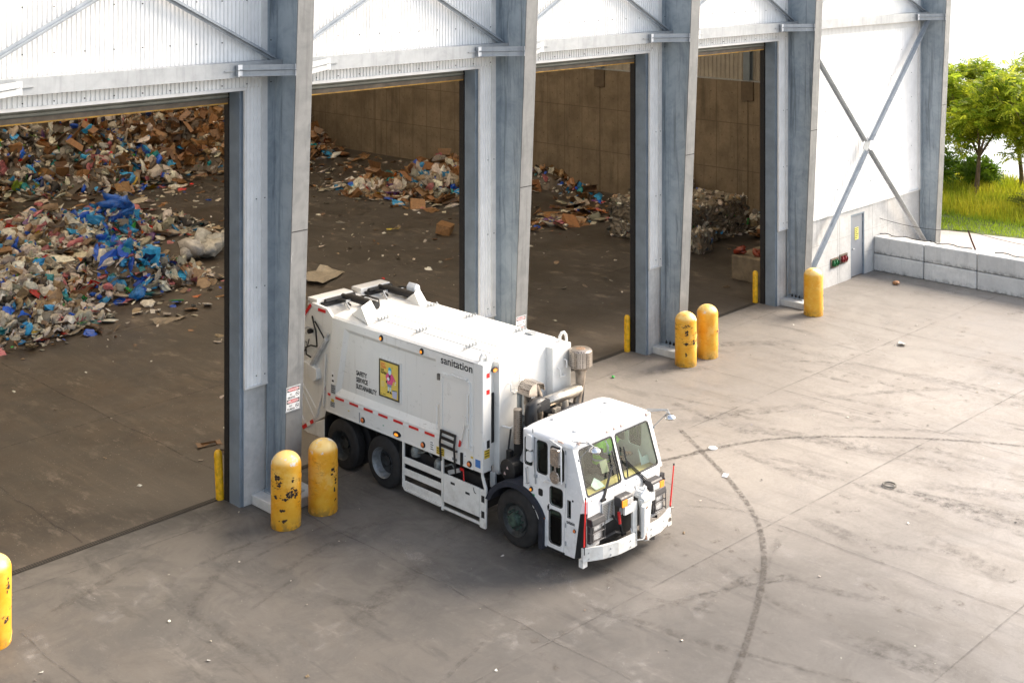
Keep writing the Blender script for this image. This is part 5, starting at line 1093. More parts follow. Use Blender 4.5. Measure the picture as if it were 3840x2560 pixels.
# --- inside the cab
MT['dash'] = plain("dash_tan", (.58,.45,.20,1), .6, 0, .15, 4); MT['seat'] = plain("seat_grey", (.06,.065,.065,1), .8, 0, .2, 9)
m = MB(); prof = [(-6.83,1.32),(-6.60,1.36),(-6.48,1.33),(-6.42,1.24),(-6.44,1.0),(-6.80,1.0)]; m.prism(prof, fx, CN+.05, CF-.05); P(m, "dashboard", MT['dash'], cab, smooth=50)
m = MB(); m.box((3.45,-6.4,.9),(3.95,-5.5,1.18)); m.box((3.5,-6.45,1.18),(3.9,-6.0,1.26)); P(m, "engine_hump", MT['seat'], cab, bevel=.04)
for x in (3.05,4.38):
    m = MB(); m.box((x-.25,-6.15,1.05),(x+.25,-5.62,1.20)); m.prism([(-5.68,1.15),(-5.52,1.15),(-5.46,1.80),(-5.56,1.85)], fx, x-.24, x+.24); P(m, "seat", MT['seat'], cab, bevel=.04)
for x in (4.38,):
    m = MB(); ctr = Vector((x,-6.32,1.50)); nrm = Vector((0,.45,.9)).normalized(); a = Vector((1,0,0)); b = nrm.cross(a)
    m.tube([ctr+(a*math.cos(t_)+b*math.sin(t_))*.21 for t_ in [2*math.pi*k_/28 for k_ in range(29)]], .015, 7, False)
    for t_ in (0.5,2.6,4.7): m.bar(ctr, ctr+(a*math.cos(t_)+b*math.sin(t_))*.2, .02, .015)
    m.bar(ctr, ctr-nrm*.3, .05, .05); P(m, "steering_wheel", MT['sblack'], cab)
m = MB(); m.add([(3.10,-6.72,1.365),(3.34,-6.74,1.375),(3.36,-6.60,1.42),(3.25,-6.55,1.50),(3.12,-6.58,1.40)], [(0,1,2,3,4)]); P(m, "paper", plain("paper_pale", (.62,.72,.68,1), .7), cab)
m = MB(); m.add([(4.58,-6.62,1.36),(4.80,-6.66,1.37),(4.82,-6.58,1.50),(4.68,-6.56,1.48),(4.60,-6.52,1.66)], [(0,1,2,3,4)]); P(m, "paper", bpy.data.materials["paper_pale"], cab)
m = MB(); m.add([(3.40,-6.62,1.55),(3.58,-6.64,1.55),(3.60,-6.55,1.75),(3.42,-6.53,1.74)], [(0,1,2,3)]); P(m, "sun_visor_card", plain("card_tan", (.35,.34,.24,1), .7), cab)

# ------------------------------------------------------------------ the driver
def skin_body(name, verts, edges, radii, root, m, parent, sub=2):
    org = ORG[parent.name]; me = bpy.data.meshes.new(name); me.from_pydata([tuple(Vector(v_)-org) for v_ in verts], edges, []); o = bpy.data.objects.new(name, me); COL.objects.link(o); o.parent = parent; ORG[o.name] = org
    o.modifiers.new("skin", 'SKIN'); sv = me.skin_vertices[0].data
    for i, r_ in enumerate(radii): sv[i].radius = r_ if isinstance(r_, tuple) else (r_, r_)
    sv[root].use_root = True; sb = o.modifiers.new("sub", 'SUBSURF'); sb.levels = sb.render_levels = sub
    me.materials.append(m); return o
dv = thing("person", "truck driver in a lime hi-vis vest with silver bands seated behind the steering wheel", "person", (4.38,-5.78,1.2))
x = 4.38
V = [(x,-5.78,1.26),(x,-5.80,1.42),(x,-5.84,1.60),(x,-5.86,1.71),(x,-5.87,1.79),(x-.19,-5.86,1.68),(x-.25,-6.02,1.50),(x-.17,-6.24,1.52),(x+.19,-5.86,1.68),(x+.25,-6.02,1.50),(x+.17,-6.24,1.52),
     (x-.11,-5.86,1.25),(x-.14,-6.22,1.28),(x-.14,-6.32,.98),(x+.11,-5.86,1.25),(x+.14,-6.22,1.28),(x+.14,-6.32,.98),(x-.14,-6.30,1.535),(x+.14,-6.30,1.535)]
Ed = [(0,1),(1,2),(2,3),(3,4),(3,5),(5,6),(6,7),(7,17),(3,8),(8,9),(9,10),(10,18),(0,11),(11,12),(12,13),(0,14),(14,15),(15,16)]
Rd = [(.15,.11),(.14,.11),(.16,.12),(.11,.09),.055,.075,.05,.036,.075,.05,.036,.09,.075,.055,.09,.075,.055,.038,.038]
cloth = plain("dark_shirt", (.035,.04,.06,1), .85, 0, .2, 9); skn = plain("skin", (.36,.20,.13,1), .5, 0, .08, 12)
skin_body("body", V, Ed, Rd, 0, cloth, dv)
m = MB(); m.lathe([(.001,-.125),(.055,-.11),(.075,-.05),(.085,.02),(.082,.07),(.055,.115),(.001,.13)], (x,-5.90,1.91), 'z', 20); m.tube([(x,-5.985,1.91),(x,-6.01,1.885),(x,-5.985,1.87)], .014, 7); [m.lathe([(.001,-.03),(.02,-.02),(.02,.02),(.001,.03)], (x+q*.086,-5.89,1.905), 'z', 8) for q in (-1,1)]; hd_ = m.build("head", skn, dv, smooth=60)
m = MB(); m.lathe([(.088,.02),(.092,.07),(.065,.125),(.001,.145)], (x,-5.885,1.91), 'z', 20); m.build("hair", MT['sblack'], hd_, smooth=60)
m = MB(); [m.lathe([(.001,-.006),(.011,0),(.001,.006)], (x+q*.032,-5.975,1.925), 'y', 8) for q in (-1,1)]; m.box((x-.025,-5.985,1.845),(x+.025,-5.975,1.85)); m.build("face_features", MT['sblack'], hd_)
for q in (-1,1):
    hx, hy, hz = x+q*.15, -6.33, 1.545; hv = [(hx,hy+.03,hz),(hx,hy-.03,hz+.01)]; he = [(0,1)]; hr = [.03,.034]
    for f in range(4):
        b0_ = len(hv); fxp = hx+q*(-.03+.02*f); hv += [(fxp,hy-.06,hz+.012),(fxp,hy-.085,hz-.005),(fxp,hy-.08,hz-.035)]; he += [(1,b0_),(b0_,b0_+1),(b0_+1,b0_+2)]; hr += [.011,.010,.009]
    b0_ = len(hv); hv += [(hx-q*.04,hy-.01,hz-.01),(hx-q*.045,hy-.045,hz-.03)]; he += [(0,b0_),(b0_,b0_+1)]; hr += [.012,.010]
    skin_body("hand", hv, he, hr, 0, skn, dv, 1)
lime = plain("vest_lime", (.32,.80,.04,1), .7, 0, .1, 5); silver = plain("vest_silver", (.60,.66,.70,1), .35, .3, .05)
m = MB()
def torso_ring(z, k_=1.0, n=24):
    f = (z-1.26)/(1.70-1.26); rx = .195+.035*math.sin(min(1,f)*2.6); ry = .15+.02*math.sin(f*3); yc = -5.78-.09*f
    return [(x+rx*k_*math.cos(2*math.pi*i/n), yc+ry*k_*math.sin(2*math.pi*i/n), z) for i in range(n)]
zs = [1.26,1.36,1.46,1.56,1.64,1.70]; vs = []
for z in zs: vs += torso_ring(z)
top = [(x+.17*math.cos(2*math.pi*i/24), -5.865+.10*math.sin(2*math.pi*i/24), 1.755) for i in range(24)]; vs += top
m.add(vs, [(j*24+i, j*24+(i+1)%24, (j+1)*24+(i+1)%24, (j+1)*24+i) for j in range(6) for i in range(24)])
for q in (-1,1): m.tube([(x+q*.13,-5.86,1.71),(x+q*.215,-5.86,1.70),(x+q*.275,-5.95,1.60)], [.10,.105,.095], 12, False)
vst = m.build("vest", lime, dv, smooth=60)
m = MB()
for z0 in (1.33,1.47): m.add(torso_ring(z0,1.015)+torso_ring(z0+.05,1.015), [(i,(i+1)%24,24+(i+1)%24,24+i) for i in range(24)])
for q in (-1,1): m.tube([(x+q*.09,-5.985,1.40),(x+q*.085,-6.02,1.52),(x+q*.085,-6.025,1.64),(x+q*.09,-5.96,1.735)], .024, 6)
m.build("silver_band", silver, vst)

# ------------------------------------------------------------------ refuse: crumpled pieces gathered into heaps
def tmpl_blob(seed):
    b = bmesh.new(); bmesh.ops.create_icosphere(b, subdivisions=2, radius=1.0); r_ = np.random.default_rng(seed)
    v_ = np.array([p.co[:] for p in b.verts]); f_ = [tuple(q.index for q in p.verts) for p in b.faces]; b.free()
    d = r_.normal(size=(7,3)); a = r_.uniform(-.36,.36,7); k = sum(a[i]*np.sin(v_@d[i]*2.6+i) for i in range(7)); k += r_.uniform(-.24,.24,len(v_))
    v_ = v_*(1+k)[:,None]; v_[:,2] *= .62; return v_, f_
def tmpl_sheet(seed, n=4):
    r_ = np.random.default_rng(seed); g_ = np.linspace(-1,1,n+1); X, Y = np.meshgrid(g_, g_); z = r_.uniform(-.22,.22)*X*X + r_.uniform(-.3,.3)*X*Y + r_.uniform(-.12,.12,X.shape)
    v_ = np.stack([X.ravel()+r_.uniform(-.14,.14,X.size), Y.ravel()*r_.uniform(.5,1)+r_.uniform(-.14,.14,X.size), z.ravel()], 1); W = n+1
    return v_, [(j*W+i, j*W+i+1, (j+1)*W+i+1, (j+1)*W+i) for j in range(n) for i in range(n)]
def tmpl_box(seed):
    r_ = np.random.default_rng(seed); v_ = np.array([(x,y,z) for z in (-.5,.5) for y in (-.7,.7) for x in (-1,1)], float); v_ += r_.uniform(-.16,.16,v_.shape)
    f_ = [(0,2,3,1),(0,1,5,4),(1,3,7,5),(3,2,6,7),(2,0,4,6)]
    if seed % 2: f_.append((4,5,7,6))
    else:
        k = len(v_); v_ = np.vstack([v_, v_[4]+(-.6,-.2,.25), v_[6]+(-.6,.2,.25), v_[5]+(.6,-.2,-.1), v_[7]+(.6,.2,-.1)]); f_ += [(4,6,k+1,k),(5,k+2,k+3,7)]
    return v_, f_
def tmpl_bottle(seed):
    pr = [(.02,-1),(.26,-1),(.3,-.9),(.27,-.2),(.3,.2),(.28,.5),(.12,.8),(.11,1),(.02,1)]; n = 8; v_ = []; f_ = []
    for r_, h in pr:
        for k in range(n): v_.append((h, r_*math.cos(6.283*k/n), r_*math.sin(6.283*k/n)))
    for i in range(len(pr)-1):
        for k in range(n): f_.append((i*n+k,i*n+(k+1)%n,(i+1)*n+(k+1)%n,(i+1)*n+k))
    return np.array(v_), f_
TB = [tmpl_blob(i) for i in range(8)]; TS = [tmpl_sheet(i+20) for i in range(10)]; TX = [tmpl_box(i+40) for i in range(6)]; TT = [tmpl_bottle(1)]
# one piece's own colour (linear), weights below
WARM = np.array((1.0,.94,.85))
PAL = {'white':(.78,.77,.75),'offw':(.56,.53,.48),'tan':(.34,.25,.16),'card':(.30,.165,.075),'cardd':(.18,.09,.04),'brown':(.11,.075,.05),'grey':(.20,.20,.195),'dgrey':(.06,.058,.055),'black':(.018,.017,.016),
       'blue':(.015,.11,.62),'sky':(.04,.34,.70),'teal':(.02,.25,.28),'navy':(.015,.035,.13),'red':(.62,.015,.015),'orange':(.70,.18,.01),'yellow':(.72,.48,.02),'green':(.03,.32,.06),'lime':(.25,.42,.04),'pink':(.50,.18,.22),'purple':(.14,.06,.22),'clear':(.40,.39,.36)}
BAGS = ('white','offw','clear','sky','blue','pink','teal','tan')
MIXB = dict(sky=20,blue=14,teal=8,white=16,clear=10,offw=8,red=5,green=2.5,purple=2.5,orange=3,pink=3,navy=4,dgrey=3,black=2)
MIXD = dict(white=16,offw=15,tan=13,card=6,cardd=4,brown=7,grey=8,dgrey=6,black=3,blue=3.4,sky=4.2,teal=3,navy=1.8,red=3.4,orange=2.6,yellow=2.4,green=1.8,lime=1,pink=2.2,purple=1,clear=10)
MIXC = dict(card=34,cardd=20,tan=10,white=10,offw=8,brown=8,grey=4,clear=5,blue=2,sky=2,red=1.2,teal=1,yellow=.8,dgrey=3,pink=.8)
MIXL = dict(white=24,offw=22,tan=13,clear=16,sky=5,blue=3.2,red=2.6,orange=1.8,green=1.2,yellow=1.6,pink=3.2,card=3,teal=1.8,purple=1,dgrey=4,black=2,brown=5,grey=6)
MIXP = dict(clear=26,offw=18,tan=16,grey=16,dgrey=12,white=7,brown=10,sky=1.6,blue=1,green=1.6,yellow=1.2,red=1,black=4)
def rotm(a):
    cx, sx, cy, sy, cz, sz = math.cos(a[0]), math.sin(a[0]), math.cos(a[1]), math.sin(a[1]), math.cos(a[2]), math.sin(a[2])
    return np.array([[cz*cy, cz*sy*sx-sz*cx, cz*sy*cx+sz*sx],[sz*cy, sz*sy*sx+cz*cx, sz*sy*cx-cz*sx],[-sy, cy*sx, cy*cx]])
class Heap:
    def __init__(s): s.V = []; s.F = []; s.C = []; s.n = 0; s.sm = []
    def add(s, t, pos, size, rot, c):
        if (len(t[0]) == 162 or len(t[0]) == 42) and s.n % 3 == 0: s.sm.append((len(s.F), len(s.F)+len(t[1])))
        v_, f_ = t; q = (v_*np.array(size))@rotm(rot).T + np.array(pos); s.V.append(q); s.F += [tuple(i+s.n for i in f) for f in f_]; s.C.append(np.tile(np.array(tuple(c)+(1,)), (len(q),1))); s.n += len(q)
    def piece(s, pos, mixn, r_, smin=.07, smax=.32, flat=.0):
        ks = list(mixn); p = np.array([mixn[k] for k in ks], float); k = ks[r_.choice(len(ks), p=p/p.sum())]; c = np.array(PAL[k])*(WARM if PAL[k][0] > PAL[k][2] else 1.0)*r_.uniform(.6,1.25)*(1+r_.uniform(-.06,.06,3))
        sz = smin + (smax-smin)*r_.random()**3.0; u = r_.random()
        if k in ('card','cardd') : t = TX[r_.integers(6)] if u < .35 else TS[r_.integers(10)]; sz *= 1.35
        elif k in ('clear','red','orange','yellow','green') and u < .35: t = TT[0]; sz *= .75
        elif u < (.68 if k in BAGS else .34): t = TB[r_.integers(8)]
        else: t = TS[r_.integers(10)]
        tilt = r_.normal(0, .25 if flat else .75, 2); s.add(t, pos, (sz*r_.uniform(.7,1.3), sz*r_.uniform(.6,1.1), sz*r_.uniform(.45,.9)*(1-flat*.6)), (tilt[0], tilt[1], r_.uniform(0,6.28)), np.clip(c, .01, .8))
    def surface(s, X, Y, Z, c0, c1, r_):
        h, w_ = Z.shape; q = np.stack([X.ravel(), Y.ravel(), Z.ravel()], 1); k = s.n; s.V.append(q)
        s.F += [(k+j*w_+i, k+j*w_+i+1, k+(j+1)*w_+i+1, k+(j+1)*w_+i) for j in range(h-1) for i in range(w_-1) if max(Z[j,i],Z[j+1,i],Z[j,i+1],Z[j+1,i+1]) > .02]
        f = r_.random((len(q),1)); cc = np.array(c0)*f + np.array(c1)*(1-f); s.C.append(np.hstack([cc, np.ones((len(q),1))])); s.n += len(q)
    def build(s, name, m, loc=(0,0,0), parent=None):
        V = np.vstack(s.V) - np.array(loc); me = bpy.data.meshes.new(name); me.from_pydata(V.tolist(), [], s.F); a = me.color_attributes.new("col", 'FLOAT_COLOR', 'POINT'); a.data.foreach_set('color', np.vstack(s.C).astype(np.float32).ravel())
        fl_ = np.zeros(len(s.F), dtype=bool)
        for a_, b_ in s.sm: fl_[a_:b_] = True
        me.polygons.foreach_set('use_smooth', fl_); me.materials.append(m); o = bpy.data.objects.new(name, me); COL.objects.link(o); o.location = loc; ORG[o.name] = Vector(loc)
        if parent: o.parent = parent; o.location = (0,0,0)
        return o
MT['refuse'] = vcol("refuse", .36, .30)
def fbm(X, Y, r_, sc):
    z = 0
    for k in range(5):
        a = r_.uniform(0,6.28,3); f = sc*1.8**k; z = z + .6**k*np.sin(X*f*math.cos(a[0])+Y*f*math.sin(a[0])+a[1])*np.cos(X*f*.7*math.sin(a[0])-Y*f*.8+a[2])
    return z
def heap(name, label, hfun, box, n, mixf, seed, smin=.06, smax=.34, step=.22, vis=None):
    r_ = np.random.default_rng(seed); x0, x1, y0, y1 = box; X, Y = np.meshgrid(np.arange(x0,x1,step), np.arange(y0,y1,step)); N = fbm(X, Y, r_, 1.1)
    Z = hfun(X, Y); Z = np.where(Z > 0, Z+N*.16*np.minimum(1, Z*1.5), Z); h = Heap(); h.surface(X, Y, np.maximum(Z, -.05), (.03,.022,.015), (.10,.07,.045), r_)  # mound coloured dark to paint crevice shade between the pieces
    placed = 0; tries = 0
    while placed < n and tries < n*14:
        tries += 1; x, y = r_.uniform(x0, x1), r_.uniform(y0, y1); j, i = int((y-y0)/step), int((x-x0)/step)
        if j >= Z.shape[0] or i >= Z.shape[1]: continue
        z = Z[j,i]
        if z < -.0 and r_.random() > .02+.25*math.exp(min(0, z)*5): continue
        if vis and not vis(x, y): continue
        h.piece((x, y, max(z, 0)+r_.uniform(.0,.10)), mixf(x, y), r_, smin, smax, .0 if z > .1 else .7); placed += 1
    o = h.build(name, MT['refuse'], (round((x0+x1)/2,1), round((y0+y1)/2,1), 0)); return tag(o, label, "trash heap", kind='stuff')
def cones(cs, p=1.35):
    def f(X, Y):
        Z = np.full(X.shape, -.6)
        for cx, cy, rx, ry, h in cs:
            d = np.sqrt(((X-cx)/rx)**2+((Y-cy)/ry)**2); Z = np.maximum(Z, h*(1-d**p))
        return Z
    return f
def hA(X, Y):
    fr_ = 33.2+1.0*np.sin(X*.7)+.6*np.sin(X*1.9+1) - np.maximum(0, 11-X)*.25; return np.minimum(np.minimum((Y-fr_)*.62, (30.0-X)*.85), 5.2+.4*np.sin(X*.8+Y*.5))
heap("trash_heap", "mountain of mixed refuse and cardboard filling the back of the hall", hA, (2,30.4,29.5,44), 20000, lambda x, y: MIXC if x > 19+2*math.sin(y)+2.5*math.sin(x*7) else MIXD, 3, .06, .38, .3, lambda x, y: y < 41)
heap("trash_heap", "long heap of torn bags and plastic in the middle of the nearest bay, below the big blue bag", cones([(5.0,24.9,3.4,2.3,1.2),(7.6,24.9,2.6,2.0,1.1),(10.3,24.4,2.3,1.6,.95),(12.4,23.7,1.5,.9,.4),(2,25,3,3,1.4)]), (0,14.6,21.5,28.5), 9500, lambda x, y: (MIXB if (x-10.2)**2+(y-24.2)**2 < 1.6 else MIXL if x > 6 else MIXD), 5, .05, .34)
heap("trash_heap", "front heap of loose bags and bottles nearest the first doorway", cones([(2.2,15.6,2.5,2.4,1.35),(.4,15.9,2.3,2.4,1.2),(3.4,18.6,2.6,2.2,1.2),(6.7,17.0,2.1,1.7,1.5),(8.3,16.6,1.3,.9,.55),(.8,19.5,3,2.5,1.3),(5,17.4,1.6,1.4,.7)]), (-2,10,12.9,22.4), 11500, lambda x, y: MIXB if (x-6.9)**2+(y-16.6)**2 < 1.3 or (x-2.6)**2+(y-17.6)**2 < .8 else MIXL, 6, .04, .30)
heap("trash_heap", "heap of cardboard and white bags seen through the second doorway", cones([(25.8,21.8,2.3,2.0,1.25),(24.2,24.0,1.5,1.2,.45),(27.5,24.0,1.9,1.5,.7),(25.2,20.3,1.2,1.0,.8)]), (22,30.6,18.8,27.5), 4200, lambda x, y: MIXC if (x+y*.5) % 2 < .6 else MIXL, 8, .08, .40)
heap("trash_heap", "low scatter of cardboard and bags along the foot of the concrete push wall", cones([(30.5,19.4,1.0,1.8,.8),(29.6,16.6,.8,.7,.35),(26.2,13.6,1.6,.5,.12),(28.4,14.8,.8,.6,.25),(24.6,12.8,1.0,.4,.12)]), (22.5,31.1,11.6,21.5), 460, lambda x, y: MIXL if math.sin(x*3+y*2) > .1 else MIXC, 9, .07, .34)
heap("trash_heap", "small pile of bags between the plastic bales and the far doorway", cones([(29.2,6.6,1.0,.9,.65),(28.7,5.6,.7,.5,.3)]), (27.8,30.8,4.6,8), 240, lambda x, y: MIXL, 10, .06, .26)
# litter strewn over the hall floor and a little on the yard
def litter(name, label, n, area, mixn, seed, smin, smax, dens=None):
    r_ = np.random.default_rng(seed); h = Heap(); k = 0
    while k < n:
        x, y = r_.uniform(area[0], area[1]), r_.uniform(area[2], area[3])
        if dens and r_.random() > dens(x, y): continue
        h.piece((x, y, .012+.01*r_.random()), mixn, r_, smin, smax, .9); k += 1
    return tag(h.build(name, MT['refuse'], ((area[0]+area[1])/2, (area[2]+area[3])/2, 0)), label, "litter", kind='stuff')
litter("litter", "scraps of paper and plastic strewn over the dark hall floor", 2300, (-1,31,2,32), dict(white=20,offw=20,clear=12,tan=14,card=8,cardd=6,grey=10,brown=8,blue=1,red=1,yellow=.6), 21, .018, .13, lambda x, y: min(1, .10+.9*(y/30)**2))
litter("litter", "tiny pale scraps scattered on the open concrete yard", 330, (-8,26,-13,1), dict(white=26,offw=22,grey=10,dgrey=6,tan=8,blue=1), 22, .006, .030)
def single(name, label, cat, t, pos, size, rot, c, m=None, var=.1):
    h = Heap(); h.add(t, pos, size, rot, c); o = h.build(name, m or MT['refuse'], (pos[0], pos[1], 0)); 
    if any(t is q for q in TB): o.data.polygons.foreach_set('use_smooth', [True]*len(o.data.polygons))
    return tag(o, label, cat)
MT['bag'] = vcol("plastic_bag", .32, .25)
def cluster(name, label, cat, spec, loc, seed):
    r_ = np.random.default_rng(seed); h = Heap()
    for (dx, dy, dz, s_, c, k) in spec:
        for q in range(k): h.add(TB[r_.integers(8)], (loc[0]+dx+r_.normal(0,s_*.35), loc[1]+dy+r_.normal(0,s_*.35), dz+r_.uniform(-.05,.08)), (s_*r_.uniform(.7,1.1), s_*r_.uniform(.7,1.1), s_*r_.uniform(.7,1.2)), r_.uniform(-.6,.6,3), np.array(c)*r_.uniform(.85,1.15))
    return tag(h.build(name, MT['bag'], (loc[0], loc[1], 0)), label, cat)
cluster("blue_bag", "big bulging royal blue bag on top of the middle heap", "trash bag", [(0,0,1.35,.42,(.02,.13,.55),5),(.3,-.2,1.0,.28,(.03,.17,.60),4)], (10.6,24.3), 31)
cluster("white_bag", "white trash bag with pink print, left of the three bags by the black door seal", "trash bag", [(0,0,.36,.42,(.66,.64,.62),2),(.14,-.26,.28,.17,(.60,.10,.28),1)], (10.5,18.7), 32)
cluster("white_bag", "smooth white trash bag lying in front of the translucent bag", "trash bag", [(0,0,.30,.44,(.66,.64,.58),2)], (11.35,18.5), 33)
cluster("clear_bag", "translucent bag of mixed plastic behind the white bags", "trash bag", [(0,0,.42,.42,(.52,.52,.49),3),(.3,-.1,.4,.14,(.5,.35,.05),1)], (11.9,19.3), 34)
cluster("blue_bag", "small bright blue bag on the floor above the truck's tail", "trash bag", [(0,0,.17,.24,(.03,.22,.60),2),(-.34,.1,.08,.09,(.5,.42,.38),4)], (10.2,12.9), 35)
cluster("blue_bag", "blue plastic lying at the lower end of the front heap", "trash bag", [(0,0,.2,.24,(.03,.20,.55),3)], (6.4,15.4), 36)
cluster("green_bag", "dark green plastic sheet lying between the big and middle heaps", "trash bag", [(0,0,.16,.4,(.01,.05,.03),3)], (13.0,28.5), 37)
cluster("yellow_ball", "round yellow plastic ball at the bottom of the front heap", "ball", [(0,0,.22,.24,(.65,.42,.02),1)], (2.2,13.9), 38)
single("plastic_sheet", "crumpled translucent plastic sheet on the floor behind the truck", "plastic sheet", TS[3], (12.3,13.3,.10), (1.05,.5,.35), (.1,.05,.5), (.46,.40,.31))
single("plastic_sheet", "long dirty plastic sheet on the floor before the front heap", "plastic sheet", TS[5], (5.9,12.6,.06), (.55,.28,.25), (.1,.05,.2), (.30,.24,.17))
single("cardboard_box", "flattened brown cardboard box on the floor through the second doorway", "cardboard", TX[3], (20.0,15.3,.18), (.45,.40,.35), (.2,.1,.6), (.32,.17,.07))
single("cardboard_sheet", "brown cardboard sheet lying flat near the push wall scatter", "cardboard", TS[2], (25.8,13.7,.12), (1.1,.45,.2), (.05,.05,-.5), (.30,.15,.06))
single("cardboard_sheet", "brown cardboard sheet lying alone left of the second doorway's heap", "cardboard", TS[6], (21.6,27.2,.14), (.75,.45,.3), (.1,.1,.5), (.28,.15,.07))
single("yellow_scrap", "bent yellow plastic scrap on the dark floor", "scrap", TS[7], (18.9,17.2,.06), (.26,.10,.2), (0,0,-.6), (.5,.40,.02))
single("paper_scrap", "crumpled white and black wrapper on the yard beyond the bollard pair", "paper", TS[1], (19.15,-4.73,.04), (.14,.11,.12), (.1,.1,.4), (.55,.55,.52))
single("paper_scrap", "white card lying on the yard right of the truck's nose", "paper", TS[4], (8.05,-6.2,.016), (.10,.075,.015), (0,0,.4), (.68,.68,.72))
single("paper_scrap", "white slip lying alone on the lower right of the yard", "paper", TS[4], (10.6,-13.4,.016), (.10,.05,.015), (0,0,1.2), (.68,.68,.66))
m = MB(); m.lathe([(.001,.0),(.10,.0),(.105,.012),(.09,.022),(.001,.015)], (9.1,-5.15,.006), 'z', 18); tag(m.build("cup_cover", MT['swhite'], None, loc=(9.1,-5.15,.006), smooth=40), "round white plastic cup cover on the yard where two tyre marks cross", "litter")
m = MB(); m.tube([(10.0+.13*math.cos(6.283*k/20), -9.0+.13*math.sin(6.283*k/20), .03) for k in range(21)], .018, 6, False); tag(m.build("rubber_ring", plain("ring_grey", (.16,.15,.13,1), .8), None, loc=(10.0,-9.0,.03)), "small grey rubber ring lying on the yard at right", "ring")
single("brown_scrap", "crumpled brown paper on a pale stain in the corner by the block wall", "paper", TB[2], (25.2,-1.5,.07), (.13,.10,.10), (0,0,.4), (.45,.22,.10))
single("green_scrap", "tiny bright green scrap on the yard near the exhaust stack", "scrap", TB[4], (11.25,-.5,.03), (.05,.04,.04), (0,0,.4), (.03,.40,.06))
# plastic bales
def bale(seed):
    r_ = np.random.default_rng(seed); h = Heap(); sx, sy, sz = .68, .60, .375
    for (n_, ax) in ((0,0),(1,0),(0,1),(1,1),(1,2)):
        a, b = np.meshgrid(np.linspace(-1,1,13), np.linspace(-1,1,9)); o = np.full(a.shape, 1.0 if n_ else -1.0)
        X, Y, Z = ((o,a,b),(a,o,b),(a,b,o))[ax]; q = np.stack([X*sx, Y*sy, Z*sz], -1); nrm = q/np.linalg.norm(q, axis=-1, keepdims=True)
        rr_ = r_.uniform(-.05,.035,a.shape+(1,)); edge = ((np.abs(X)>.95).astype(int)+(np.abs(Y)>.95)+(np.abs(Z)>.95))[...,None]; q = q + nrm*np.where(edge>1, -.04, rr_); k = h.n; W = 13
        h.V.append(q.reshape(-1,3)+np.array((0,0,sz))); h.F += [(k+j*W+i,k+j*W+i+1,k+(j+1)*W+i+1,k+(j+1)*W+i) for j in range(8) for i in range(12)]
        f = r_.random((a.size,1)); h.C.append(np.hstack([np.array((.10,.085,.065))*f+np.array((.26,.22,.17))*(1-f), np.ones((a.size,1))])); h.n += a.size
    for k in range(230):
        ax = r_.integers(5); u, v_ = r_.uniform(-1,1,2); p = [(-sx,u*sy,sz+v_*sz),(sx,u*sy,sz+v_*sz),(u*sx,-sy,sz+v_*sz),(u*sx,sy,sz+v_*sz),(u*sx,v_*sy,2*sz)][ax]
        h.piece(p, MIXP, r_, .03, .15)
    return h
bz = [bale(s_).build("plastic_bale", MT['refuse']) for s_ in (51,52,53)]
k = 0; used = set()
for lay in range(2):
    for i in range(3):          # along x
        for j in range(3):      # along y
            if lay == 0 and i > 0 and j > 0: continue
            src = bz[k % 3]; o = src if k < 3 else src.copy()
            if k >= 3: COL.objects.link(o)
            o.location = (25.0+i*1.40+rng.uniform(-.03,.03), 7.15+j*1.26+rng.uniform(-.03,.03), lay*.745); o.rotation_euler.z = math.pi*(k % 2)+rng.uniform(-.03,.03)
            pos = ["nearest the doors","in the middle","farthest from the doors"][j]; pos2 = ["left end","centre","right end"][i]
            tag(o, f"compressed plastic bale, {['bottom','top'][lay]} layer, {pos2} of the row {pos}", "bale", "stacked bales of crushed plastic"); k += 1
for q, (x, y, z, lab) in enumerate(((24.5,6.1,0,"smaller bale of bright mixed plastic set in front of the stack's near corner"),(30.1,11.4,0,"dark bale behind the stack, lower one against the push wall"),(30.1,11.4,.745,"dark bale behind the stack, upper one against the push wall"),(30.2,12.8,.0,"dark bale against the push wall, farthest from the doors"))):
    o = bz[q % 3].copy(); COL.objects.link(o); o.location = (x, y, z); o.rotation_euler.z = 1.57*(q > 0)+.05*q; o.scale = (.62,.6,1.1) if q == 0 else (1,1,1); tag(o, lab, "bale", "stacked bales of crushed plastic")
# loose concrete block inside the far doorway with red bags on it
m = MB(); m.box((21.95,1.75,.004),(23.9,2.95,.85)); o = m.build("barrier_block", plain("block_brown", (.20,.16,.11,1), .85, 0, .25, 3), None, loc=(22.9,2.35,0), bevel=.04); tag(o, "dusty brown concrete block standing just inside the far doorway", "concrete block")
cluster("red_bag", "orange red bag lying on the dusty block, left one of two", "trash bag", [(0,0,.93,.17,(.24,.03,.012),3)], (22.2,2.7), 41); cluster("red_bag", "orange red bag lying on the dusty block, right one of two", "trash bag", [(0,0,.93,.15,(.27,.045,.015),2)], (22.35,2.1), 42)

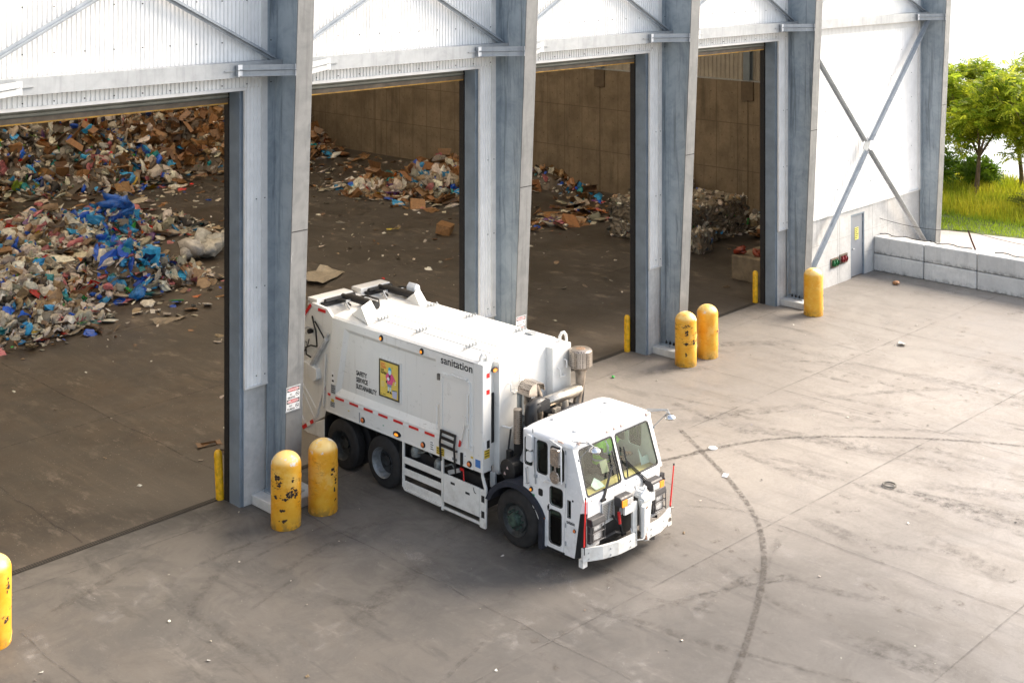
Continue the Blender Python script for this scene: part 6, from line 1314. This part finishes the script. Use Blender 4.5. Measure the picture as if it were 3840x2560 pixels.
# ------------------------------------------------------------------ trees and grass beyond the path
MT['bark'] = plain("bark", (.16,.11,.07,1), .9, 0, .25, 9); MT['leaf'] = vcol("leaves", .5, .15, .3, .6); MT['grass'] = vcol("grass_blades", .6, .1, .3, .4)
def leafcloud(h, r_, centre, rad, n, c0, c1):
    for k in range(n):      # a pinnate spray: a stalk of paired leaflets that droops outwards
        d = r_.normal(size=3); d /= np.linalg.norm(d); p = np.array(centre)+d*np.array(rad)*r_.random()**.45; out = np.array((d[0]+r_.normal(0,.4), d[1]+r_.normal(0,.4), r_.normal(.1,.5))); out /= np.linalg.norm(out); side_ = np.cross(out, (r_.normal(0,.4),r_.normal(0,.4),1)); side_ /= np.linalg.norm(side_)+1e-6
        L = r_.uniform(.30,.6); f = r_.random(); c = (np.array(c0)*f+np.array(c1)*(1-f))*r_.uniform(.75,1.2); V = []; F = []
        for q in range(5):
            b = p+out*L*(q+.5)/5+np.array((0,0,-.22*L*((q+.5)/5)**2)); ll = .20*(1-.12*q)
            for sg in (-1,1):
                tip = b+side_*sg*ll+out*.05+np.array((0,0,-.05)); md = (b+tip)/2; w_ = out*.045; k0 = len(V); V += [b, md+w_, tip, md-w_]; F.append((k0,k0+1,k0+2,k0+3))
        V = np.array(V); h.V.append(V); h.F += [tuple(i+h.n for i in t_) for t_ in F]; h.C.append(np.tile(np.array(tuple(c)+(1,)), (len(V),1))); h.n += len(V)
def tree(label, x, y, hgt, spread, nleaf, seed, c0=(.16,.28,.015), c1=(.60,.62,.05), lean=0, stems=1, low=.30):
    r_ = np.random.default_rng(seed); t = thing("tree", label, "tree", (x, y, 0), "young trees on the grass verge"); mb = MB(); h = Heap(); tips = []
    for s_ in range(stems):
        a0 = r_.uniform(0,6.28); bx, by = x+.25*s_*math.cos(a0), y+.25*s_*math.sin(a0); fork = hgt*r_.uniform(.26,.34); top = np.array((bx+lean*.4+r_.normal(0,.1)+.5*s_, by+r_.normal(0,.2)-.5*s_, fork))
        mb.tube([(bx,by,-.05),((bx+top[0])/2+r_.normal(0,.05),(by+top[1])/2,fork*.5),tuple(top)], [.13,.10,.08], 9)
        for k in range(6):
            a = 6.283*k/6+r_.uniform(-.4,.4); rd = spread*r_.uniform(.45,1.0); e = top+np.array((rd*math.cos(a), rd*math.sin(a), (hgt-fork)*r_.uniform(.3,.95))); mid = (top+e)/2+np.array((0,0,.25))
            mb.tube([tuple(top), tuple(mid), tuple(e)], [.06,.04,.015], 6); tips.append(e); tips.append(mid+r_.normal(0,.3,3))
            for q in range(2): e2 = mid+r_.normal(0,spread*.35,3)+np.array((0,0,.4)); mb.tube([tuple(mid), tuple(e2)], [.025,.008], 5); tips.append(e2)
    mb.build("trunk", MT['bark'], t, smooth=50)
    for e in tips:
        if e[2] < hgt*low: continue
        leafcloud(h, r_, e, (.85,.85,.5), nleaf//len(tips), c0, c1)
    return h.build("crown", MT['leaf'], tuple(t.location), t)
tree("young tree with a straight bare trunk and feathery leaves, nearest the steel corner column", 41.9,3.0,6.0,2.3,2500,61)
tree("forked young tree with slanting stems at the right edge of the verge", 41.6,.2,6.0,2.4,2600,62,lean=1.2,stems=2)
tree("slim tree half hidden behind the corner column", 43.6,5.6,6.4,2.2,1900,63,low=.4)
tree("taller leafy tree behind the straight one", 44.6,1.9,6.9,2.6,1900,64,low=.4)
def shrub(label, x, y, r0, hgt, n, seed, c0=(.07,.16,.012), c1=(.24,.36,.03)):
    r_ = np.random.default_rng(seed); t = thing("shrub", label, "shrub", (x, y, 0), "shrubs on the verge"); h = Heap(); mb = MB()
    for k in range(5):
        a = r_.uniform(0,6.28); e = (x+r0*.6*math.cos(a), y+r0*.6*math.sin(a), hgt*r_.uniform(.5,.9)); mb.tube([(x,y,0),e], [.03,.008], 5); leafcloud(h, r_, e, (r0*.6,r0*.6,hgt*.35), n//5, c0, c1)
    mb.build("stem", MT['bark'], t); h.build("foliage", MT['leaf'], tuple(t.location), t)
shrub("dark green shrub at the foot of the slim tree beside the corner column", 40.3,4.9,1.3,1.9,700,71); shrub("dark shrub left of the straight trunk", 43.5,4.2,1.2,1.6,500,72)
shrub("dark shrub under the forked tree at the right edge", 43.2,-1.2,1.6,1.8,800,73); shrub("yellow green bush in the tall grass at the right edge", 39.6,-1.2,1.0,.9,380,74,(.16,.20,.02),(.34,.33,.04))
r_ = np.random.default_rng(81); V = []; Fq = []; Cc = []; n = 0
for k in range(30000):
    x, y = r_.uniform(34.5,46.2), r_.uniform(-7,9)
    if x < 35.2-.28*(y+1.9)*(1 if y > -1.9 else 0)*.75: continue
    far = min(1, max(0, (x-37.0)/1.2)); hh = (r_.uniform(.06,.18)*(1-far)+far*r_.uniform(.25,.75)); a = r_.uniform(0,6.28); wv = .02+.02*far; ln = r_.normal(0,.25,2)*hh
    dx, dy = wv*math.cos(a), wv*math.sin(a); V += [(x-dx,y-dy,0),(x+dx,y+dy,0),(x+ln[0],y+ln[1],hh)]; Fq.append((n,n+1,n+2)); n += 3
    p_ = .5+.5*math.sin(x*1.3+math.sin(y*1.1)*2)*math.cos(y*.9+x*.3); g0 = np.array((.24,.36,.015)); g1 = np.array((.74,.66,.05)) if far > .4 else np.array((.42,.52,.05)); f = np.clip(p_*.6+r_.uniform(0,.5), 0, 1); c = (g0*(1-f)+g1*f)*r_.uniform(.8,1.2); Cc += [tuple(c)+(1,)]*3
h = Heap(); h.V = [np.array(V)]; h.F = Fq; h.C = [np.array(Cc)]; tag(h.build("grass", MT['grass']), "long yellow green grass growing on the verge beyond the path", "grass", kind='stuff')
# low reeds along the water's edge
h = Heap(); V = []; Fq = []; Cc = []; n = 0
for k in range(1500):
    x, y = r_.uniform(44.6,46.4), r_.uniform(-8,14); hh = r_.uniform(.3,.9); a = r_.uniform(0,6.28); V += [(x-.03*math.cos(a),y-.03*math.sin(a),0),(x+.03*math.cos(a),y+.03*math.sin(a),0),(x+r_.normal(0,.15),y+r_.normal(0,.15),hh)]; Fq.append((n,n+1,n+2)); n += 3
    c = np.array((.20,.22,.03))*r_.uniform(.6,1.4); Cc += [tuple(c)+(1,)]*3
h.V = [np.array(V)]; h.F = Fq; h.C = [np.array(Cc)]; tag(h.build("reeds", MT['grass']), "tall pale reeds along the water's edge behind the trees", "reeds", kind='stuff')
